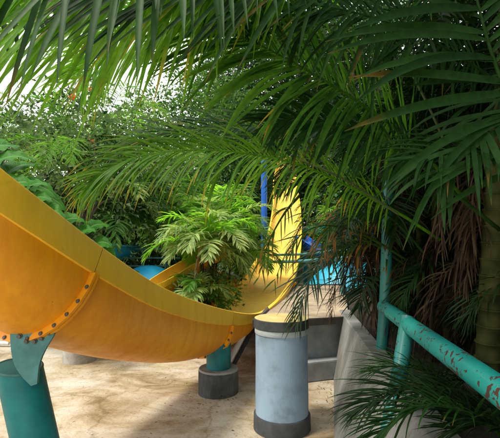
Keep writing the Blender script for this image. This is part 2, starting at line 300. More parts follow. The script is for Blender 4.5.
def ground_mat():
    m, n, ns, ln, p = mat('sandy_concrete')
    c = ns.new('ShaderNodeTexCoord')
    def noise(s, d, ro=0.6, v=None, dist=0.0):
        a = ns.new('ShaderNodeTexNoise'); a.inputs['Scale'].default_value = s; a.inputs['Detail'].default_value = d
        a.inputs['Roughness'].default_value = ro; a.inputs['Distortion'].default_value = dist
        ln.new(v or c.outputs['Object'], a.inputs['Vector']); return a
    a = noise(0.9, 10, 0.66, dist=0.6)
    r = ramp(ns, [(0.26, (0.15, 0.10, 0.055)), (0.40, (0.32, 0.25, 0.155)), (0.50, (0.46, 0.39, 0.29)), (0.64, (0.56, 0.51, 0.42)), (0.8, (0.46, 0.36, 0.23))])
    ln.new(a.outputs['Fac'], r.inputs['Fac'])
    # streaky water stains
    mp = ns.new('ShaderNodeMapping'); mp.inputs['Scale'].default_value = (0.8, 1.5, 1); mp.inputs['Rotation'].default_value = (0, 0, 0.25)
    ln.new(c.outputs['Object'], mp.inputs['Vector'])
    b = noise(1.2, 9, 0.7, mp.outputs['Vector'], 1.2)
    rb = ramp(ns, [(0.34, (0.50, 0.42, 0.27)), (0.45, (0.88, 0.82, 0.70)), (0.54, (1, 1, 1))]); ln.new(b.outputs['Fac'], rb.inputs['Fac'])
    m1 = node(ns, 'ShaderNodeMix', data_type='RGBA', blend_type='MULTIPLY'); m1.inputs[0].default_value = 0.9
    ln.new(r.outputs['Color'], m1.inputs[6]); ln.new(rb.outputs['Color'], m1.inputs[7])
    # grey cement patches
    g = noise(0.7, 6); rg = ramp(ns, [(0.55, (0, 0, 0)), (0.68, (0.75,) * 3)]); ln.new(g.outputs['Fac'], rg.inputs['Fac'])
    m2 = node(ns, 'ShaderNodeMix', data_type='RGBA'); ln.new(rg.outputs['Color'], m2.inputs[0])
    ln.new(m1.outputs[2], m2.inputs[6]); m2.inputs[7].default_value = (0.60, 0.54, 0.46, 1)
    # moss
    g2 = noise(1.9, 8); rg2 = ramp(ns, [(0.60, (0, 0, 0)), (0.74, (0.6,) * 3)]); ln.new(g2.outputs['Fac'], rg2.inputs['Fac'])
    m3 = node(ns, 'ShaderNodeMix', data_type='RGBA'); ln.new(rg2.outputs['Color'], m3.inputs[0])
    ln.new(m2.outputs[2], m3.inputs[6]); m3.inputs[7].default_value = (0.24, 0.24, 0.07, 1)
    # speckle
    s = noise(38, 4); rs = ramp(ns, [(0.32, (0.55, 0.5, 0.42)), (0.42, (1, 1, 1))]); ln.new(s.outputs['Fac'], rs.inputs['Fac'])
    m4 = node(ns, 'ShaderNodeMix', data_type='RGBA', blend_type='MULTIPLY'); m4.inputs[0].default_value = 0.8
    ln.new(m3.outputs[2], m4.inputs[6]); ln.new(rs.outputs['Color'], m4.inputs[7])
    # hairline cracks
    wob = noise(2.2, 6); va = node(ns, 'ShaderNodeVectorMath', operation='MULTIPLY_ADD'); ln.new(wob.outputs['Color'], va.inputs[0])
    va.inputs[1].default_value = (0.55, 0.55, 0.0); ln.new(c.outputs['Object'], va.inputs[2])
    vo = node(ns, 'ShaderNodeTexVoronoi', feature='DISTANCE_TO_EDGE'); vo.inputs['Scale'].default_value = 0.5; ln.new(va.outputs[0], vo.inputs['Vector'])
    rc = ramp(ns, [(0.0, (0.30, 0.25, 0.18)), (0.004, (0.55, 0.48, 0.38)), (0.011, (1, 1, 1))]); ln.new(vo.outputs['Distance'], rc.inputs['Fac'])
    mc = node(ns, 'ShaderNodeMix', data_type='RGBA', blend_type='MULTIPLY'); mc.inputs[0].default_value = 0.4
    ln.new(m4.outputs[2], mc.inputs[6]); ln.new(rc.outputs['Color'], mc.inputs[7]); m4 = mc
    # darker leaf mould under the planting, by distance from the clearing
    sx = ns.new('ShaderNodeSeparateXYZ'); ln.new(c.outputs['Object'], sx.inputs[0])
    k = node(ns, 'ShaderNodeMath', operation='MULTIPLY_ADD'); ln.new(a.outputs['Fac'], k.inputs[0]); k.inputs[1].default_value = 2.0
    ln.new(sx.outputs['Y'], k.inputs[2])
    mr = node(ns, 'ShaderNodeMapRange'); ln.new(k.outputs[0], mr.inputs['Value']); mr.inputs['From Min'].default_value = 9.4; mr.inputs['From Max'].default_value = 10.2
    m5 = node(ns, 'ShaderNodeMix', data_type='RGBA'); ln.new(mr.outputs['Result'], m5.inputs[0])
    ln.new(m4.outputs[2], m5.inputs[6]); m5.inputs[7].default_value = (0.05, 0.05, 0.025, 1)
    ln.new(m5.outputs[2], p.inputs['Base Color'])
    p.inputs['Roughness'].default_value = 0.9; p.inputs['Specular IOR Level'].default_value = 0.2
    f = noise(14, 10, 0.7)
    bp = ns.new('ShaderNodeBump'); bp.inputs['Strength'].default_value = 0.5; bp.inputs['Distance'].default_value = 0.03
    ln.new(f.outputs['Fac'], bp.inputs['Height'])
    bp2 = ns.new('ShaderNodeBump'); bp2.inputs['Strength'].default_value = 0.5; bp2.inputs['Distance'].default_value = 0.06
    ln.new(b.outputs['Fac'], bp2.inputs['Height']); ln.new(bp.outputs['Normal'], bp2.inputs['Normal'])
    ln.new(bp2.outputs['Normal'], p.inputs['Normal'])
    return m
M['ground'] = ground_mat()

# ------------------------------------------------------------------ object helpers
def thing(name, label, cat, loc=(0, 0, 0), group=None):
    o = bpy.data.objects.new(name, None); COL.objects.link(o)
    o.location = tuple(float(v) for v in loc); o.empty_display_size = 0.2
    o['label'] = label; o['category'] = cat
    if group: o['group'] = group
    return o

def tag(o, label, cat, group=None, kind=None):
    if label: o['label'] = label
    if cat: o['category'] = cat
    if group: o['group'] = group
    if kind: o['kind'] = kind
    return o

def link(name, me, parent=None):
    o = bpy.data.objects.new(name, me); COL.objects.link(o)
    if parent is not None:
        o.parent = parent
        root = parent
        off = Vector((0, 0, 0))
        while root is not None:
            off += Vector(root.location); root = root.parent
        o.location = -off
    return o

def mesh_np(name, V, Q, material, parent=None, t=None, r=None, smooth=True):
    """mesh from arrays: V (n,3), Q list of (faces,k) arrays"""
    me = bpy.data.meshes.new(name)
    if not isinstance(Q, list): Q = [Q]
    Q = [np.asarray(q, dtype=np.int32) for q in Q if len(q)]
    nl = sum(q.size for q in Q); nf = sum(len(q) for q in Q)
    me.vertices.add(len(V)); me.vertices.foreach_set('co', np.asarray(V, dtype=np.float32).ravel())
    me.loops.add(nl); me.loops.foreach_set('vertex_index', np.concatenate([q.ravel() for q in Q]))
    tot = np.concatenate([np.full(len(q), q.shape[1], dtype=np.int32) for q in Q])
    st = np.concatenate([[0], np.cumsum(tot)[:-1]]).astype(np.int32)
    me.polygons.add(nf); me.polygons.foreach_set('loop_start', st); me.polygons.foreach_set('loop_total', tot)
    me.polygons.foreach_set('use_smooth', np.full(nf, smooth))
    for nm, arr in (('t', t), ('r', r)):
        if arr is not None:
            a = me.attributes.new(nm, 'FLOAT', 'POINT'); a.data.foreach_set('value', np.asarray(arr, dtype=np.float32))
    me.materials.append(material)
    me.update(); me.validate()
    return link(name, me, parent)

def bm_obj(name, bm, mats, parent=None, smooth=True, angle=35):
    me = bpy.data.meshes.new(name); bmesh.ops.recalc_face_normals(bm, faces=bm.faces)
    bm.to_mesh(me); bm.free()
    for m in (mats if isinstance(mats, (list, tuple)) else [mats]): me.materials.append(m)
    if smooth:
        me.polygons.foreach_set('use_smooth', np.full(len(me.polygons), True))
        me.set_sharp_from_angle(angle=R(angle))
    return link(name, me, parent)

def bm_box(bm, lo, hi, bevel=0.0, mtx=None, mi=0):
    r = bmesh.ops.create_cube(bm, size=1)
    vs = r['verts']
    for v in vs:
        v.co = Vector([lo[i] + (v.co[i] + 0.5) * (hi[i] - lo[i]) for i in range(3)])
    if mtx is not None: bmesh.ops.transform(bm, matrix=mtx, verts=vs)
    fs = {f for v in vs for f in v.link_faces}
    for f in fs: f.material_index = mi
    if bevel:
        es = list({e for v in vs for e in v.link_edges})
        bmesh.ops.bevel(bm, geom=es, offset=bevel, segments=2, affect='EDGES', profile=0.6)

def bm_lathe(bm, prof, seg=48, cen=(0, 0, 0), mi=None):
    """prof: list of (radius, z); closes ends at radius 0"""
    rings = []
    for k, (r, z) in enumerate(prof):
        if r < 1e-5: rings.append([bm.verts.new((cen[0], cen[1], cen[2] + z))])
        else: rings.append([bm.verts.new((cen[0] + r * math.cos(2 * math.pi * i / seg), cen[1] + r * math.sin(2 * math.pi * i / seg), cen[2] + z)) for i in range(seg)])
    for k in range(len(rings) - 1):
        a, b = rings[k], rings[k + 1]
        for i in range(seg):
            j = (i + 1) % seg
            if len(a) == 1 and len(b) == 1: continue
            if len(a) == 1: f = bm.faces.new((a[0], b[j], b[i]))
            elif len(b) == 1: f = bm.faces.new((a[i], a[j], b[0]))
            else: f = bm.faces.new((a[i], a[j], b[j], b[i]))
            if mi: f.material_index = mi[k]

def catmull(P, n):
    P = np.asarray(P, float)
    if len(P) == 2: return P[0] + (P[1] - P[0]) * np.linspace(0, 1, n)[:, None]
    Q = np.vstack([2 * P[0] - P[1], P, 2 * P[-1] - P[-2]])
    m = len(P) - 1
    u = np.linspace(0, m, n); i = np.minimum(u.astype(int), m - 1); f = (u - i)[:, None]
    a, b, c, d = Q[i], Q[i + 1], Q[i + 2], Q[i + 3]
    return 0.5 * (2 * b + (c - a) * f + (2 * a - 5 * b + 4 * c - d) * f ** 2 + (3 * b - a - 3 * c + d) * f ** 3)

def norm(v):
    v = np.asarray(v, float); return v / np.maximum(np.linalg.norm(v, axis=-1, keepdims=True), 1e-9)

def tube_np(P, rad, seg=10, caps=True):
    """tube along points P with radius array; returns V, quads, tris"""
    P = np.asarray(P, float); n = len(P); rad = np.broadcast_to(np.asarray(rad, float), (n,))
    T = norm(np.gradient(P, axis=0))
    ref = np.array([0, 0, 1.0]) if abs(T[:, 2]).mean() < 0.8 else np.array([1.0, 0, 0])
    N = norm(np.cross(T, np.broadcast_to(ref, T.shape))); B = np.cross(T, N)
    th = np.linspace(0, 2 * np.pi, seg, endpoint=False)
    V = P[:, None] + rad[:, None, None] * (np.cos(th)[None, :, None] * N[:, None] + np.sin(th)[None, :, None] * B[:, None])
    V = V.reshape(-1, 3)
    i = np.arange(n - 1)[:, None] * seg; j = np.arange(seg)[None]; j2 = (j + 1) % seg
    Q = np.stack([i + j, i + j2, i + seg + j2, i + seg + j], -1).reshape(-1, 4)
    Tt = np.zeros((0, 3), int)
    if caps:
        V = np.vstack([V, P[0], P[-1]]); c0, c1 = n * seg, n * seg + 1
        k = np.arange(seg); k2 = (k + 1) % seg
        Tt = np.vstack([np.stack([np.full(seg, c0), k2, k], -1), np.stack([np.full(seg, c1), (n - 1) * seg + k, (n - 1) * seg + k2], -1)])
    return V, Q, Tt

def tube(name, P, rad, material, parent=None, seg=12, n=None):
    if n: P = catmull(P, n)
    V, Q, T = tube_np(P, rad, seg)
    o = mesh_np(name, V, [Q, T], material, parent)
    o.data.set_sharp_from_angle(angle=R(50))
    return o

# ------------------------------------------------------------------ palm fronds
def frond_arrays(P, nl=46, L=0.5, w=0.032, droop=0.5, a0=70, a1=28, up=(0, 0, 1), s0=0.18, nseg=6, lift=0.25,
                 rr=0.012, jit=0.1, sides=(1, -1), prof=None, rbias=0.0, fold=0.35, broken=0.0, g=None):
    """a pinnate palm frond: rachis tube along P and pairs of tapered, folded, drooping leaflets"""
    g = g or rng
    C = catmull(P, 40)
    T = norm(np.gradient(C, axis=0))
    S = norm(np.cross(T, np.broadcast_to(np.asarray(up, float), T.shape)))
    N = np.cross(S, T)
    rad = rr * np.linspace(1, 0.2, 40)
    V, Q, Tt = tube_np(C[::2], rad[::2], 6)
    Vs, Qs, ts, rs = [V], [Q], [np.zeros(len(V))], [np.full(len(V), 0.9)]
    off = len(V)
    for sg in sides:
        s = np.linspace(s0, 0.995, nl) + g.normal(0, 0.25 / nl, nl)
        s = np.clip(s, 0, 1)
        if broken: s = s[g.random(nl) > broken]
        m = len(s)
        idx = s * 39; i0 = np.minimum(idx.astype(int), 38); f = (idx - i0)[:, None]
        c = C[i0] * (1 - f) + C[i0 + 1] * f
        t_, s_, n_ = T[i0], S[i0] * sg, N[i0]
        q = (s - s0) / (1 - s0)
        ang = np.radians(a0 + (a1 - a0) * q + g.normal(0, 4 + 20 * jit, m))
        pl = (np.sin(np.pi * np.clip(0.18 + 0.72 * q, 0, 1)) ** 0.8) if prof is None else prof(q)
        ln_ = L * np.clip(pl, 0.25, 1) * (1 + g.normal(0, jit, m))
        d = np.cos(ang)[:, None] * t_ + np.sin(ang)[:, None] * s_ + (lift + g.normal(0, jit, m))[:, None] * n_
        d = norm(d)
        wid = w * (0.75 + 0.35 * np.sin(np.pi * np.clip(q, 0.1, 0.9))) * (1 + g.normal(0, 0.1, m))
        nor = norm(n_ + 0.25 * t_)
        pts = [c]; dirs = [d]
        dr = droop * (1 + g.normal(0, 0.35, m))
        kink = g.random(m) < 0.07; dr = np.where(kink, dr * 2.6 + 0.8, dr)
        ln_ = ln_ * np.where(g.random(m) < 0.08, g.uniform(0.45, 0.85, m), 1.0)
        age = np.where(g.random(m) < 0.10, g.uniform(0.1, 0.5, m), g.normal(0, 0.06, m))
        for k in range(nseg):
            d = norm(d + (dr * (0.4 + 0.9 * k / nseg) / nseg)[:, None] * np.array([0, 0, -1.0]) * (ln_ / L)[:, None] ** 0.5)
            pts.append(pts[-1] + d * (ln_ / nseg)[:, None]); dirs.append(d)
        pts = np.array(pts); dirs = np.array(dirs)                 # (k+1, m, 3)
        kk = np.linspace(0, 1, nseg + 1)
        wp = np.interp(kk, [0, 0.12, 0.4, 0.75, 1], [0.35, 0.85, 1.0, 0.7, 0.05])
        side = norm(np.cross(dirs, nor[None]))
        nn = np.cross(side, dirs)
        hw = wp[:, None, None] * wid[None, :, None] * 0.5
        a = pts - side * hw + nn * hw * fold; b = pts - nn * hw * fold * 0.3; e = pts + side * hw + nn * hw * fold
        Vl = np.stack([a, b, e], 2)                                # k+1, m, 3, 3
        Vl = Vl.transpose(1, 0, 2, 3).reshape(-1, 3)
        base = off + (np.arange(m) * (nseg + 1) * 3)[:, None] + (np.arange(nseg) * 3)[None]
        base = base.reshape(-1)
        Qs.append(np.stack([base, base + 1, base + 4, base + 3], -1)); Qs.append(np.stack([base + 1, base + 2, base + 5, base + 4], -1))
        rv = np.clip(g.beta(2, 2, m) + rbias, 0, 1)
        ts.append((np.repeat(kk, 3)[None] + age[:, None] * np.repeat(kk, 3)[None]).ravel()); rs.append(np.repeat(rv, (nseg + 1) * 3))
        Vs.append(Vl); off += len(Vl)
    return np.vstack(Vs), [np.vstack(Qs), Tt], np.concatenate(ts), np.concatenate(rs)

def frond(parent, P, material='frond', name='frond', label=None, **kw):
    V, Q, t, r = frond_arrays(P, **kw)
    o = mesh_np(name, V, Q, M[material], parent, t, r)
    if label: o['label'] = label
    return o

def px(*pts):
    return [at(*p) for p in pts]

def arch(base, az_, e0, L, sag=1.0):
    """a frond's midrib from base: azimuth, start elevation, length; sags under its weight"""
    pts = [np.array(base, float)]; d = np.array([math.cos(az_) * math.cos(e0), math.sin(az_) * math.cos(e0), math.sin(e0)])
    n = 5
    for k in range(n):
        d = norm(d + np.array([0, 0, -1.0]) * sag * (0.10 + 0.13 * k))
        pts.append(pts[-1] + d * L / n)
    return pts

def ring_cane(name, P, r0, parent, step=0.16, r1=None, n=60, seg=14, material='cane'):
    C = catmull(P, n); ln_ = np.concatenate([[0], np.cumsum(np.linalg.norm(np.diff(C, axis=0), axis=1))])
    m = max(int(ln_[-1] / step), 2)
    out, rad = [], []
    for k in range(m):
        for f, q in ((0, 1.12), (0.07, 1.10), (0.10, 0.96), (0.5, 0.94), (0.92, 1.0)):
            s = (k + f) / m
            out.append([np.interp(s * ln_[-1], ln_, C[:, i]) for i in range(3)])
            rad.append((r0 + ((r1 or r0) - r0) * s) * q)
    return tube(name, np.array(out), np.array(rad), M[material], parent, seg)

# ------------------------------------------------------------------ leafy crowns
def leaves_np(C, D, size, g, curl=0.25, wr=0.45, r_bias=None):
    """folded pointed leaves at C pointing along D; six faces' worth of shape in four quads"""
    n = len(C); D = norm(D)
    rnd = norm(g.normal(size=(n, 3))); S = norm(np.cross(D, rnd)); N = np.cross(S, D)
    ln_ = (size * (0.65 + 0.7 * g.random(n)))[:, None]; hw = ln_ * wr * 0.5
    p0 = C; p1 = C + D * ln_ * 0.5 - N * 0; p2 = C + D * ln_ - N * ln_ * curl
    l = p1 - S * hw + N * hw * 0.4; r_ = p1 + S * hw + N * hw * 0.4
    V = np.stack([p0, l, p2, r_, p1], 1).reshape(-1, 3)
    b = np.arange(n)[:, None] * 5
    T = np.concatenate([b + np.array([0, 4, 1]), b + np.array([4, 2, 1]), b + np.array([0, 3, 4]), b + np.array([4, 3, 2])])
    t = np.tile([0, 0.5, 1, 0.5, 0.5], n)
    rv = g.random(n) if r_bias is None else np.clip(r_bias + g.normal(0, 0.2, n), 0, 1)
    return V, T, t, np.repeat(rv, 5)

def crown(parent, cen, rad, nclump, nper, size, material, name='crown', seed=0, cl=0.16, wr=0.45, hollow=0.4):
    g = np.random.default_rng(seed)
    d = norm(g.normal(size=(nclump, 3))); q = (hollow + (1 - hollow) * g.random(nclump) ** 0.7)[:, None]
    cc = np.asarray(cen) + d * q * np.asarray(rad)
    sh = g.random(nclump)
    sp = cl * np.mean(rad) * (0.6 + 0.8 * g.random(nclump))
    C = np.repeat(cc, nper, 0) + g.normal(size=(nclump * nper, 3)) * np.repeat(sp, nper)[:, None] * np.array([1, 1, 0.6])
    D = norm(C - np.repeat(cc, nper, 0)) + norm(np.repeat(d, nper, 0)) * 0.5 + g.normal(size=C.shape) * 0.5 + np.array([0, 0, -0.25])
    V, T, t, r = leaves_np(C, D, size, g, wr=wr, r_bias=np.repeat(sh, nper))
    o = mesh_np(name, V, T, M[material], parent, t, r)
    return o, cc

def tree(label, base, h, rad, material, seed, nclump=90, nper=70, size=0.11, trunk_r=0.14, group=None, lean=(0, 0), limbs=9, name='broadleaf_tree', cz=None, cl=0.16):
    g = np.random.default_rng(seed)
    base = np.array([base[0], base[1], 0.0])
    th = thing(name, label, 'tree', base, group)
    top = base + np.array([lean[0], lean[1], h])
    cen = base + np.array([lean[0], lean[1], cz if cz else h - rad[2] * 0.9])
    o, cc = crown(th, cen, rad, nclump, nper, size, material, 'crown', seed, cl=cl)
    P = [base, base + (cen - base) * 0.5 + g.normal(size=3) * 0.1, cen]
    V, Q, T = tube_np(catmull(P, 14), np.linspace(trunk_r, trunk_r * 0.5, 14), 10)
    Vs, Qs, Ts, off = [V], [Q], [T], len(V)
    for k in range(limbs):
        c = cc[g.integers(len(cc))]; s = base + (cen - base) * (0.55 + 0.4 * g.random())
        mid = (s + c) / 2 + g.normal(size=3) * 0.15 + np.array([0, 0, 0.15])
        V, Q, T = tube_np(catmull([s, mid, c], 10), np.linspace(trunk_r * 0.4, trunk_r * 0.08, 10), 6)
        Vs.append(V); Qs.append(Q + off); Ts.append(T + off); off += len(V)
    mesh_np('trunk', np.vstack(Vs), [np.vstack(Qs), np.vstack(Ts)], M['bark'], th)
    return th, cc

def rand_palm(label, base, h, nf, L, material, seed, group=None, canes=1, lw=0.035, ll=0.42, nl=34, trunk_r=0.05, e=(25, 75), spread=0.25, sag=1.0, name='areca_palm', nseg=4, az=None, trunk='cane', mats=None, th=None, top=None):
    g = np.random.default_rng(seed)
    base = np.array(base, float)
    th = th or thing(name, label, 'palm', base, group)
    for c in range(canes):
        b = base + np.array([g.normal() * spread, g.normal() * spread, 0])
        tp = b + np.array([g.normal() * spread * 1.2, g.normal() * spread * 1.2, h * (0.8 + 0.3 * g.random())])
        ring_cane('cane' if trunk == 'cane' else 'trunk', [b, (b + tp) / 2 + g.normal(size=3) * 0.04, tp], trunk_r, th, 0.16, trunk_r * 0.75, 30, 10, trunk)
        k0 = g.random() * 6.28
        for k in range(nf):
            a = (k0 + k * 2.4 + g.normal() * 0.2) if az is None else R(az[0] + (az[1] - az[0]) * g.random())
            ee = R(e[0] + (e[1] - e[0]) * g.random())
            mt = material if mats is None else mats[g.integers(len(mats))]
            frond(th, arch(tp, a, ee, L * (0.75 + 0.4 * g.random()), sag), mt, nl=nl, L=ll, w=lw, nseg=nseg, droop=0.7 + 0.5 * g.random(), rr=0.010, g=g, jit=0.12, rbias=g.normal() * 0.12)
    return th
# ================================================================== SETTING
bm = bmesh.new()
bmesh.ops.create_grid(bm, x_segments=60, y_segments=60, size=1)
for v in bm.verts:
    s = lambda q: math.copysign(abs(q) ** 3 * 300 + abs(q) * 4, q)
    v.co.x = s(v.co.x); v.co.y = s(v.co.y) + 4
    d = math.hypot(v.co.x, v.co.y - 4)
    v.co.z = 0.02 * math.sin(v.co.x * 1.7) * math.cos(v.co.y * 1.3) - 0.02 if d < 30 else -0.05
o = bm_obj('ground', bm, M['ground']); tag(o, None, None, kind='structure')

# ---- raised deck with its step, a thing of walls and slab
dk = thing('raised_deck', 'raised concrete deck behind the grey pillar with dark edging and a step below', 'deck', (0.8, 6, 0))
DZ = 0.78
cFL = np.array([0.06, 5.10]); cFR = np.array([1.36, 5.50]); cBL = np.array([1.12, 10.2]); cBR = np.array([2.5, 10.4])
def slab(bm, quad, z0, z1, mi=0):
    lo = [bm.verts.new((p[0], p[1], z0)) for p in quad]; hi = [bm.verts.new((p[0], p[1], z1)) for p in quad]
    fs = [bm.faces.new(lo[::-1]), bm.faces.new(hi)]
    for i in range(4):
        j = (i + 1) % 4; fs.append(bm.faces.new((lo[i], lo[j], hi[j], hi[i])))
    for f in fs: f.material_index = mi
def slab_obj(name, quad, z0, z1, m, parent, bevel=0.008):
    bm = bmesh.new(); slab(bm, quad, z0, z1)
    bmesh.ops.bevel(bm, geom=list(bm.edges), offset=bevel, segments=2, affect='EDGES')
    return bm_obj(name, bm, m, parent)
slab_obj('deck_slab', [cFL, cFR, cBR, cBL], DZ - 0.09, DZ, M['deck'], dk)
u = norm(np.append(cFR - cFL, 0))[:2]; v_ = norm(np.append(cBL - cFL, 0))[:2]
inset = [cFL + u * 0.25 + v_ * 0.12, cFR + v_ * 0.12, cBR - v_ * 0.1, cBL + u * 0.1 - v_ * 0.1]
slab_obj('riser', inset, 0.0, DZ - 0.09, M['riser'], dk)
slab_obj('step', [cFL + u * 0.62 - v_ * 0.14, cFR - u * 0.04 - v_ * 0.10, cFR + v_ * 0.12, cFL + u * 0.62 + v_ * 0.11], 0.0, 0.24, M['riser'], dk)
def bar(name, a, b, z0, z1, wd, m, parent):
    a = np.asarray(a); b = np.asarray(b); d = b - a; n = norm(np.array([-d[1], d[0], 0]))[:2] * wd / 2
    return slab_obj(name, [a - n, b - n, b + n, a + n], z0, z1, m, parent, 0.006)
bar('edging', cFL - v_ * 0.015, cBL, DZ - 0.07, DZ + 0.03, 0.06, M['edge_dark'], dk)
bar('edging', cBL + u * 0.04, cBR, DZ - 0.07, DZ + 0.025, 0.05, M['edge_dark'], dk)
bar('edging', cFL + u * 0.04, cFR - u * 0.01, DZ - 0.085, DZ + 0.006, 0.05, M['edge_dark'], dk)

# ---- streaked concrete retaining wall on the right, with soil behind it
wl = thing('retaining_wall', 'streaked grey concrete retaining wall running below the turquoise railing', 'wall', (1.2, 4, 0))
bm = bmesh.new()
top = [(1.35, 6.0, 0.80), (0.75, 1.0, 0.80)]
bot = [(1.24, 6.0, -0.03), (0.19, 1.0, -0.03)]
th_ = 0.16
def strip(bm, rows):
    vs = [[bm.verts.new(p) for p in r] for r in rows]
    for a, b in zip(vs[:-1], vs[1:]):
        for i in range(len(a) - 1): bm.faces.new((a[i], a[i + 1], b[i + 1], b[i]))
    return vs
T_, B_ = np.array(top), np.array(bot)
rows = []
for f, (dx, dz) in [(k / 6 * 0.985, (0, 0)) for k in range(7)] + [(1.0, (0.012, 0)), (1.0, (th_ - 0.012, 0.0)), (1.0, (th_, -0.012)), (0.0, (th_ + 0.4, 0.0))]:
    lo = B_ * (1 - f) + T_ * f
    rows.append([tuple(lo[0] * (1 - s) + lo[1] * s + np.array([dx, 0, dz])) for s in np.linspace(0, 1, 24)])
vs = strip(bm, rows)
bm.faces.new([r[0] for r in vs]); bm.faces.new([r[-1] for r in vs])
bm_obj('wall_face', bm, M['wall'], wl)
# planting bed behind
bm = bmesh.new()
rows = []
g = np.random.default_rng(3)
for k, (x, y, z) in enumerate([(2.75, 16, 0.7), (2.6, 10.5, 0.7)] + [(p[0] + th_ * 0.9, p[1], p[2] - 0.05) for p in top] + [(0.7, -1.5, 0.75)]):
    rows.append([(x + q * 0.28, y, z + (0 if q == 0 else 0.10 * (1 - math.exp(-q * 0.5)) + g.normal() * 0.025)) for q in list(range(0, 14)) + [60]])
strip(bm, rows)
o = bm_obj('planting_bed', bm, M['soil']); tag(o, None, None, kind='structure')

# ================================================================== YELLOW SLIDE
slide = thing('yellow_water_slide', 'yellow fibreglass water slide curving across the clearing with its shaded underside coloured orange', 'water slide', (-0.5, 4.5, 0))
rim_px = [(-420, -230, 1.75), (-260, -70, 1.9), (-140, 50, 2.02), (0, 168, 2.25), (52, 209, 2.45), (105, 250, 2.85), (165, 289, 3.6), (222, 309, 4.6), (256, 313.5, 5.4),
          (272, 305, 6.3), (285, 291, 7.8), (295, 272, 10.2), (301, 240, 13.6), (300, 205, 17), (296, 176, 20), (300, 150, 23)]
RIM = catmull([at(*p) for p in rim_px], 361)
cum = np.concatenate([[0], np.cumsum(np.linalg.norm(np.diff(RIM, axis=0), axis=1))])
NS = 300
sl = np.linspace(0, cum[-1], NS)
RIM = np.stack([np.interp(sl, cum, RIM[:, i]) for i in range(3)], 1)
for _ in range(6):
    RIM[1:-1] = 0.25 * RIM[:-2] + 0.5 * RIM[1:-1] + 0.25 * RIM[2:]
TT = norm(np.gradient(RIM, axis=0))
SS = norm(np.cross(np.broadcast_to([0, 0, 1.0], TT.shape), TT))     # toward the inside of the bend
pxs = CAM[None]  # unused reference
rel = RIM - CAM
zc = rel @ FW; xs = 250 + F * (rel @ RT) / zc; ys = 219 - F * (rel @ UP) / zc
bank = np.interp(zc, [0, 2.0, 3.2, 4.5, 6.0, 8.5, 12, 20], np.radians([2, 2, 3, 4, 4, 4, 2, 0]))
for _ in range(10): bank[1:-1] = 0.25 * bank[:-2] + 0.5 * bank[1:-1] + 0.25 * bank[2:]
UU = np.cross(TT, SS)
S2 = SS * np.cos(bank)[:, None] - UU * np.sin(bank)[:, None]
U2 = UU * np.cos(bank)[:, None] + SS * np.sin(bank)[:, None]
WD, HW, BW = 0.86, 0.19, 0.45     # width, straight wall, bowl depth
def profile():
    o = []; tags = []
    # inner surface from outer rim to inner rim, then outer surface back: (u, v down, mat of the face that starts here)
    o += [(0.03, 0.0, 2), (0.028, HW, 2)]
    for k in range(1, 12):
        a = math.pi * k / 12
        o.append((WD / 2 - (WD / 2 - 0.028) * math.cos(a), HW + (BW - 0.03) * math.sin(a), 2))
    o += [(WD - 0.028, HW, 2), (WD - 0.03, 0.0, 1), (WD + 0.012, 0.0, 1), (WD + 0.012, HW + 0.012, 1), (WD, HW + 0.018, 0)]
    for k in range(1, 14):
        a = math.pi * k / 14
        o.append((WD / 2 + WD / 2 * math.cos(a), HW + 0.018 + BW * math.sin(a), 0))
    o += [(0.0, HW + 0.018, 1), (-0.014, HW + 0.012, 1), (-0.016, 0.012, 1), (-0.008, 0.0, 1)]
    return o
PR = profile(); NP_ = len(PR)
DEP = np.interp(zc, [0, 2.6, 3.6, 4.3, 4.8, 5.5, 7, 11, 20], [1.0, 1.0, 0.96, 0.95, 0.84, 0.52, 0.46, 0.55, 0.6])
for _ in range(12): DEP[1:-1] = 0.25 * DEP[:-2] + 0.5 * DEP[1:-1] + 0.25 * DEP[2:]
WSC = np.interp(zc, [0, 4.8, 6.5, 9, 13, 20], [1, 1, 1.32, 1.55, 1.45, 1.3])
for _ in range(8): WSC[1:-1] = 0.25 * WSC[:-2] + 0.5 * WSC[1:-1] + 0.25 * WSC[2:]
ring = np.stack([RIM + S2 * (p[0] * WSC)[:, None] - U2 * (p[1] * DEP)[:, None] for p in PR], 1)         # NS, NP, 3
def where(x, lo=0):
    c = [i for i in range(lo, NS) if zc[i] > 0.5]
    return min(c, key=lambda i: abs(xs[i] - x))
J1 = where(104); J2 = where(233); J3 = int(np.argmin(abs(zc - 9.5))); J4 = int(np.argmin(abs(zc - 15)))
J0 = 3
cuts = [0, 40 if False else max(J1 - 62, 5), J1, J2, J3, J4, NS - 1]
for a, b in zip(cuts[:-1], cuts[1:]):
    n = b - a
    idx = np.arange(a, b + 1)
    V = ring[idx].copy()
    # 4 mm gap at each joint
    V[0] += TT[a] * 0.002; V[-1] -= TT[b] * 0.002
    V = V.reshape(-1, 3)
    i = np.arange(n)[:, None] * NP_; j = np.arange(NP_)[None]; j2 = (j + 1) % NP_
    Q = np.stack([i + j, i + j2, i + NP_ + j2, i + NP_ + j], -1).reshape(-1, 4)
    o = mesh_np('flume_section', V, Q, M['slide_shade_orange'], slide)
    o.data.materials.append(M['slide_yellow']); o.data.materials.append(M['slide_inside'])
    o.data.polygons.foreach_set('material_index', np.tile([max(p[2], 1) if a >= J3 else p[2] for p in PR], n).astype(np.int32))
    bm = bmesh.new(); bm.from_mesh(o.data); bmesh.ops.recalc_face_normals(bm, faces=bm.faces); bm.to_mesh(o.data); bm.free()
    o.data.set_sharp_from_angle(angle=R(40))
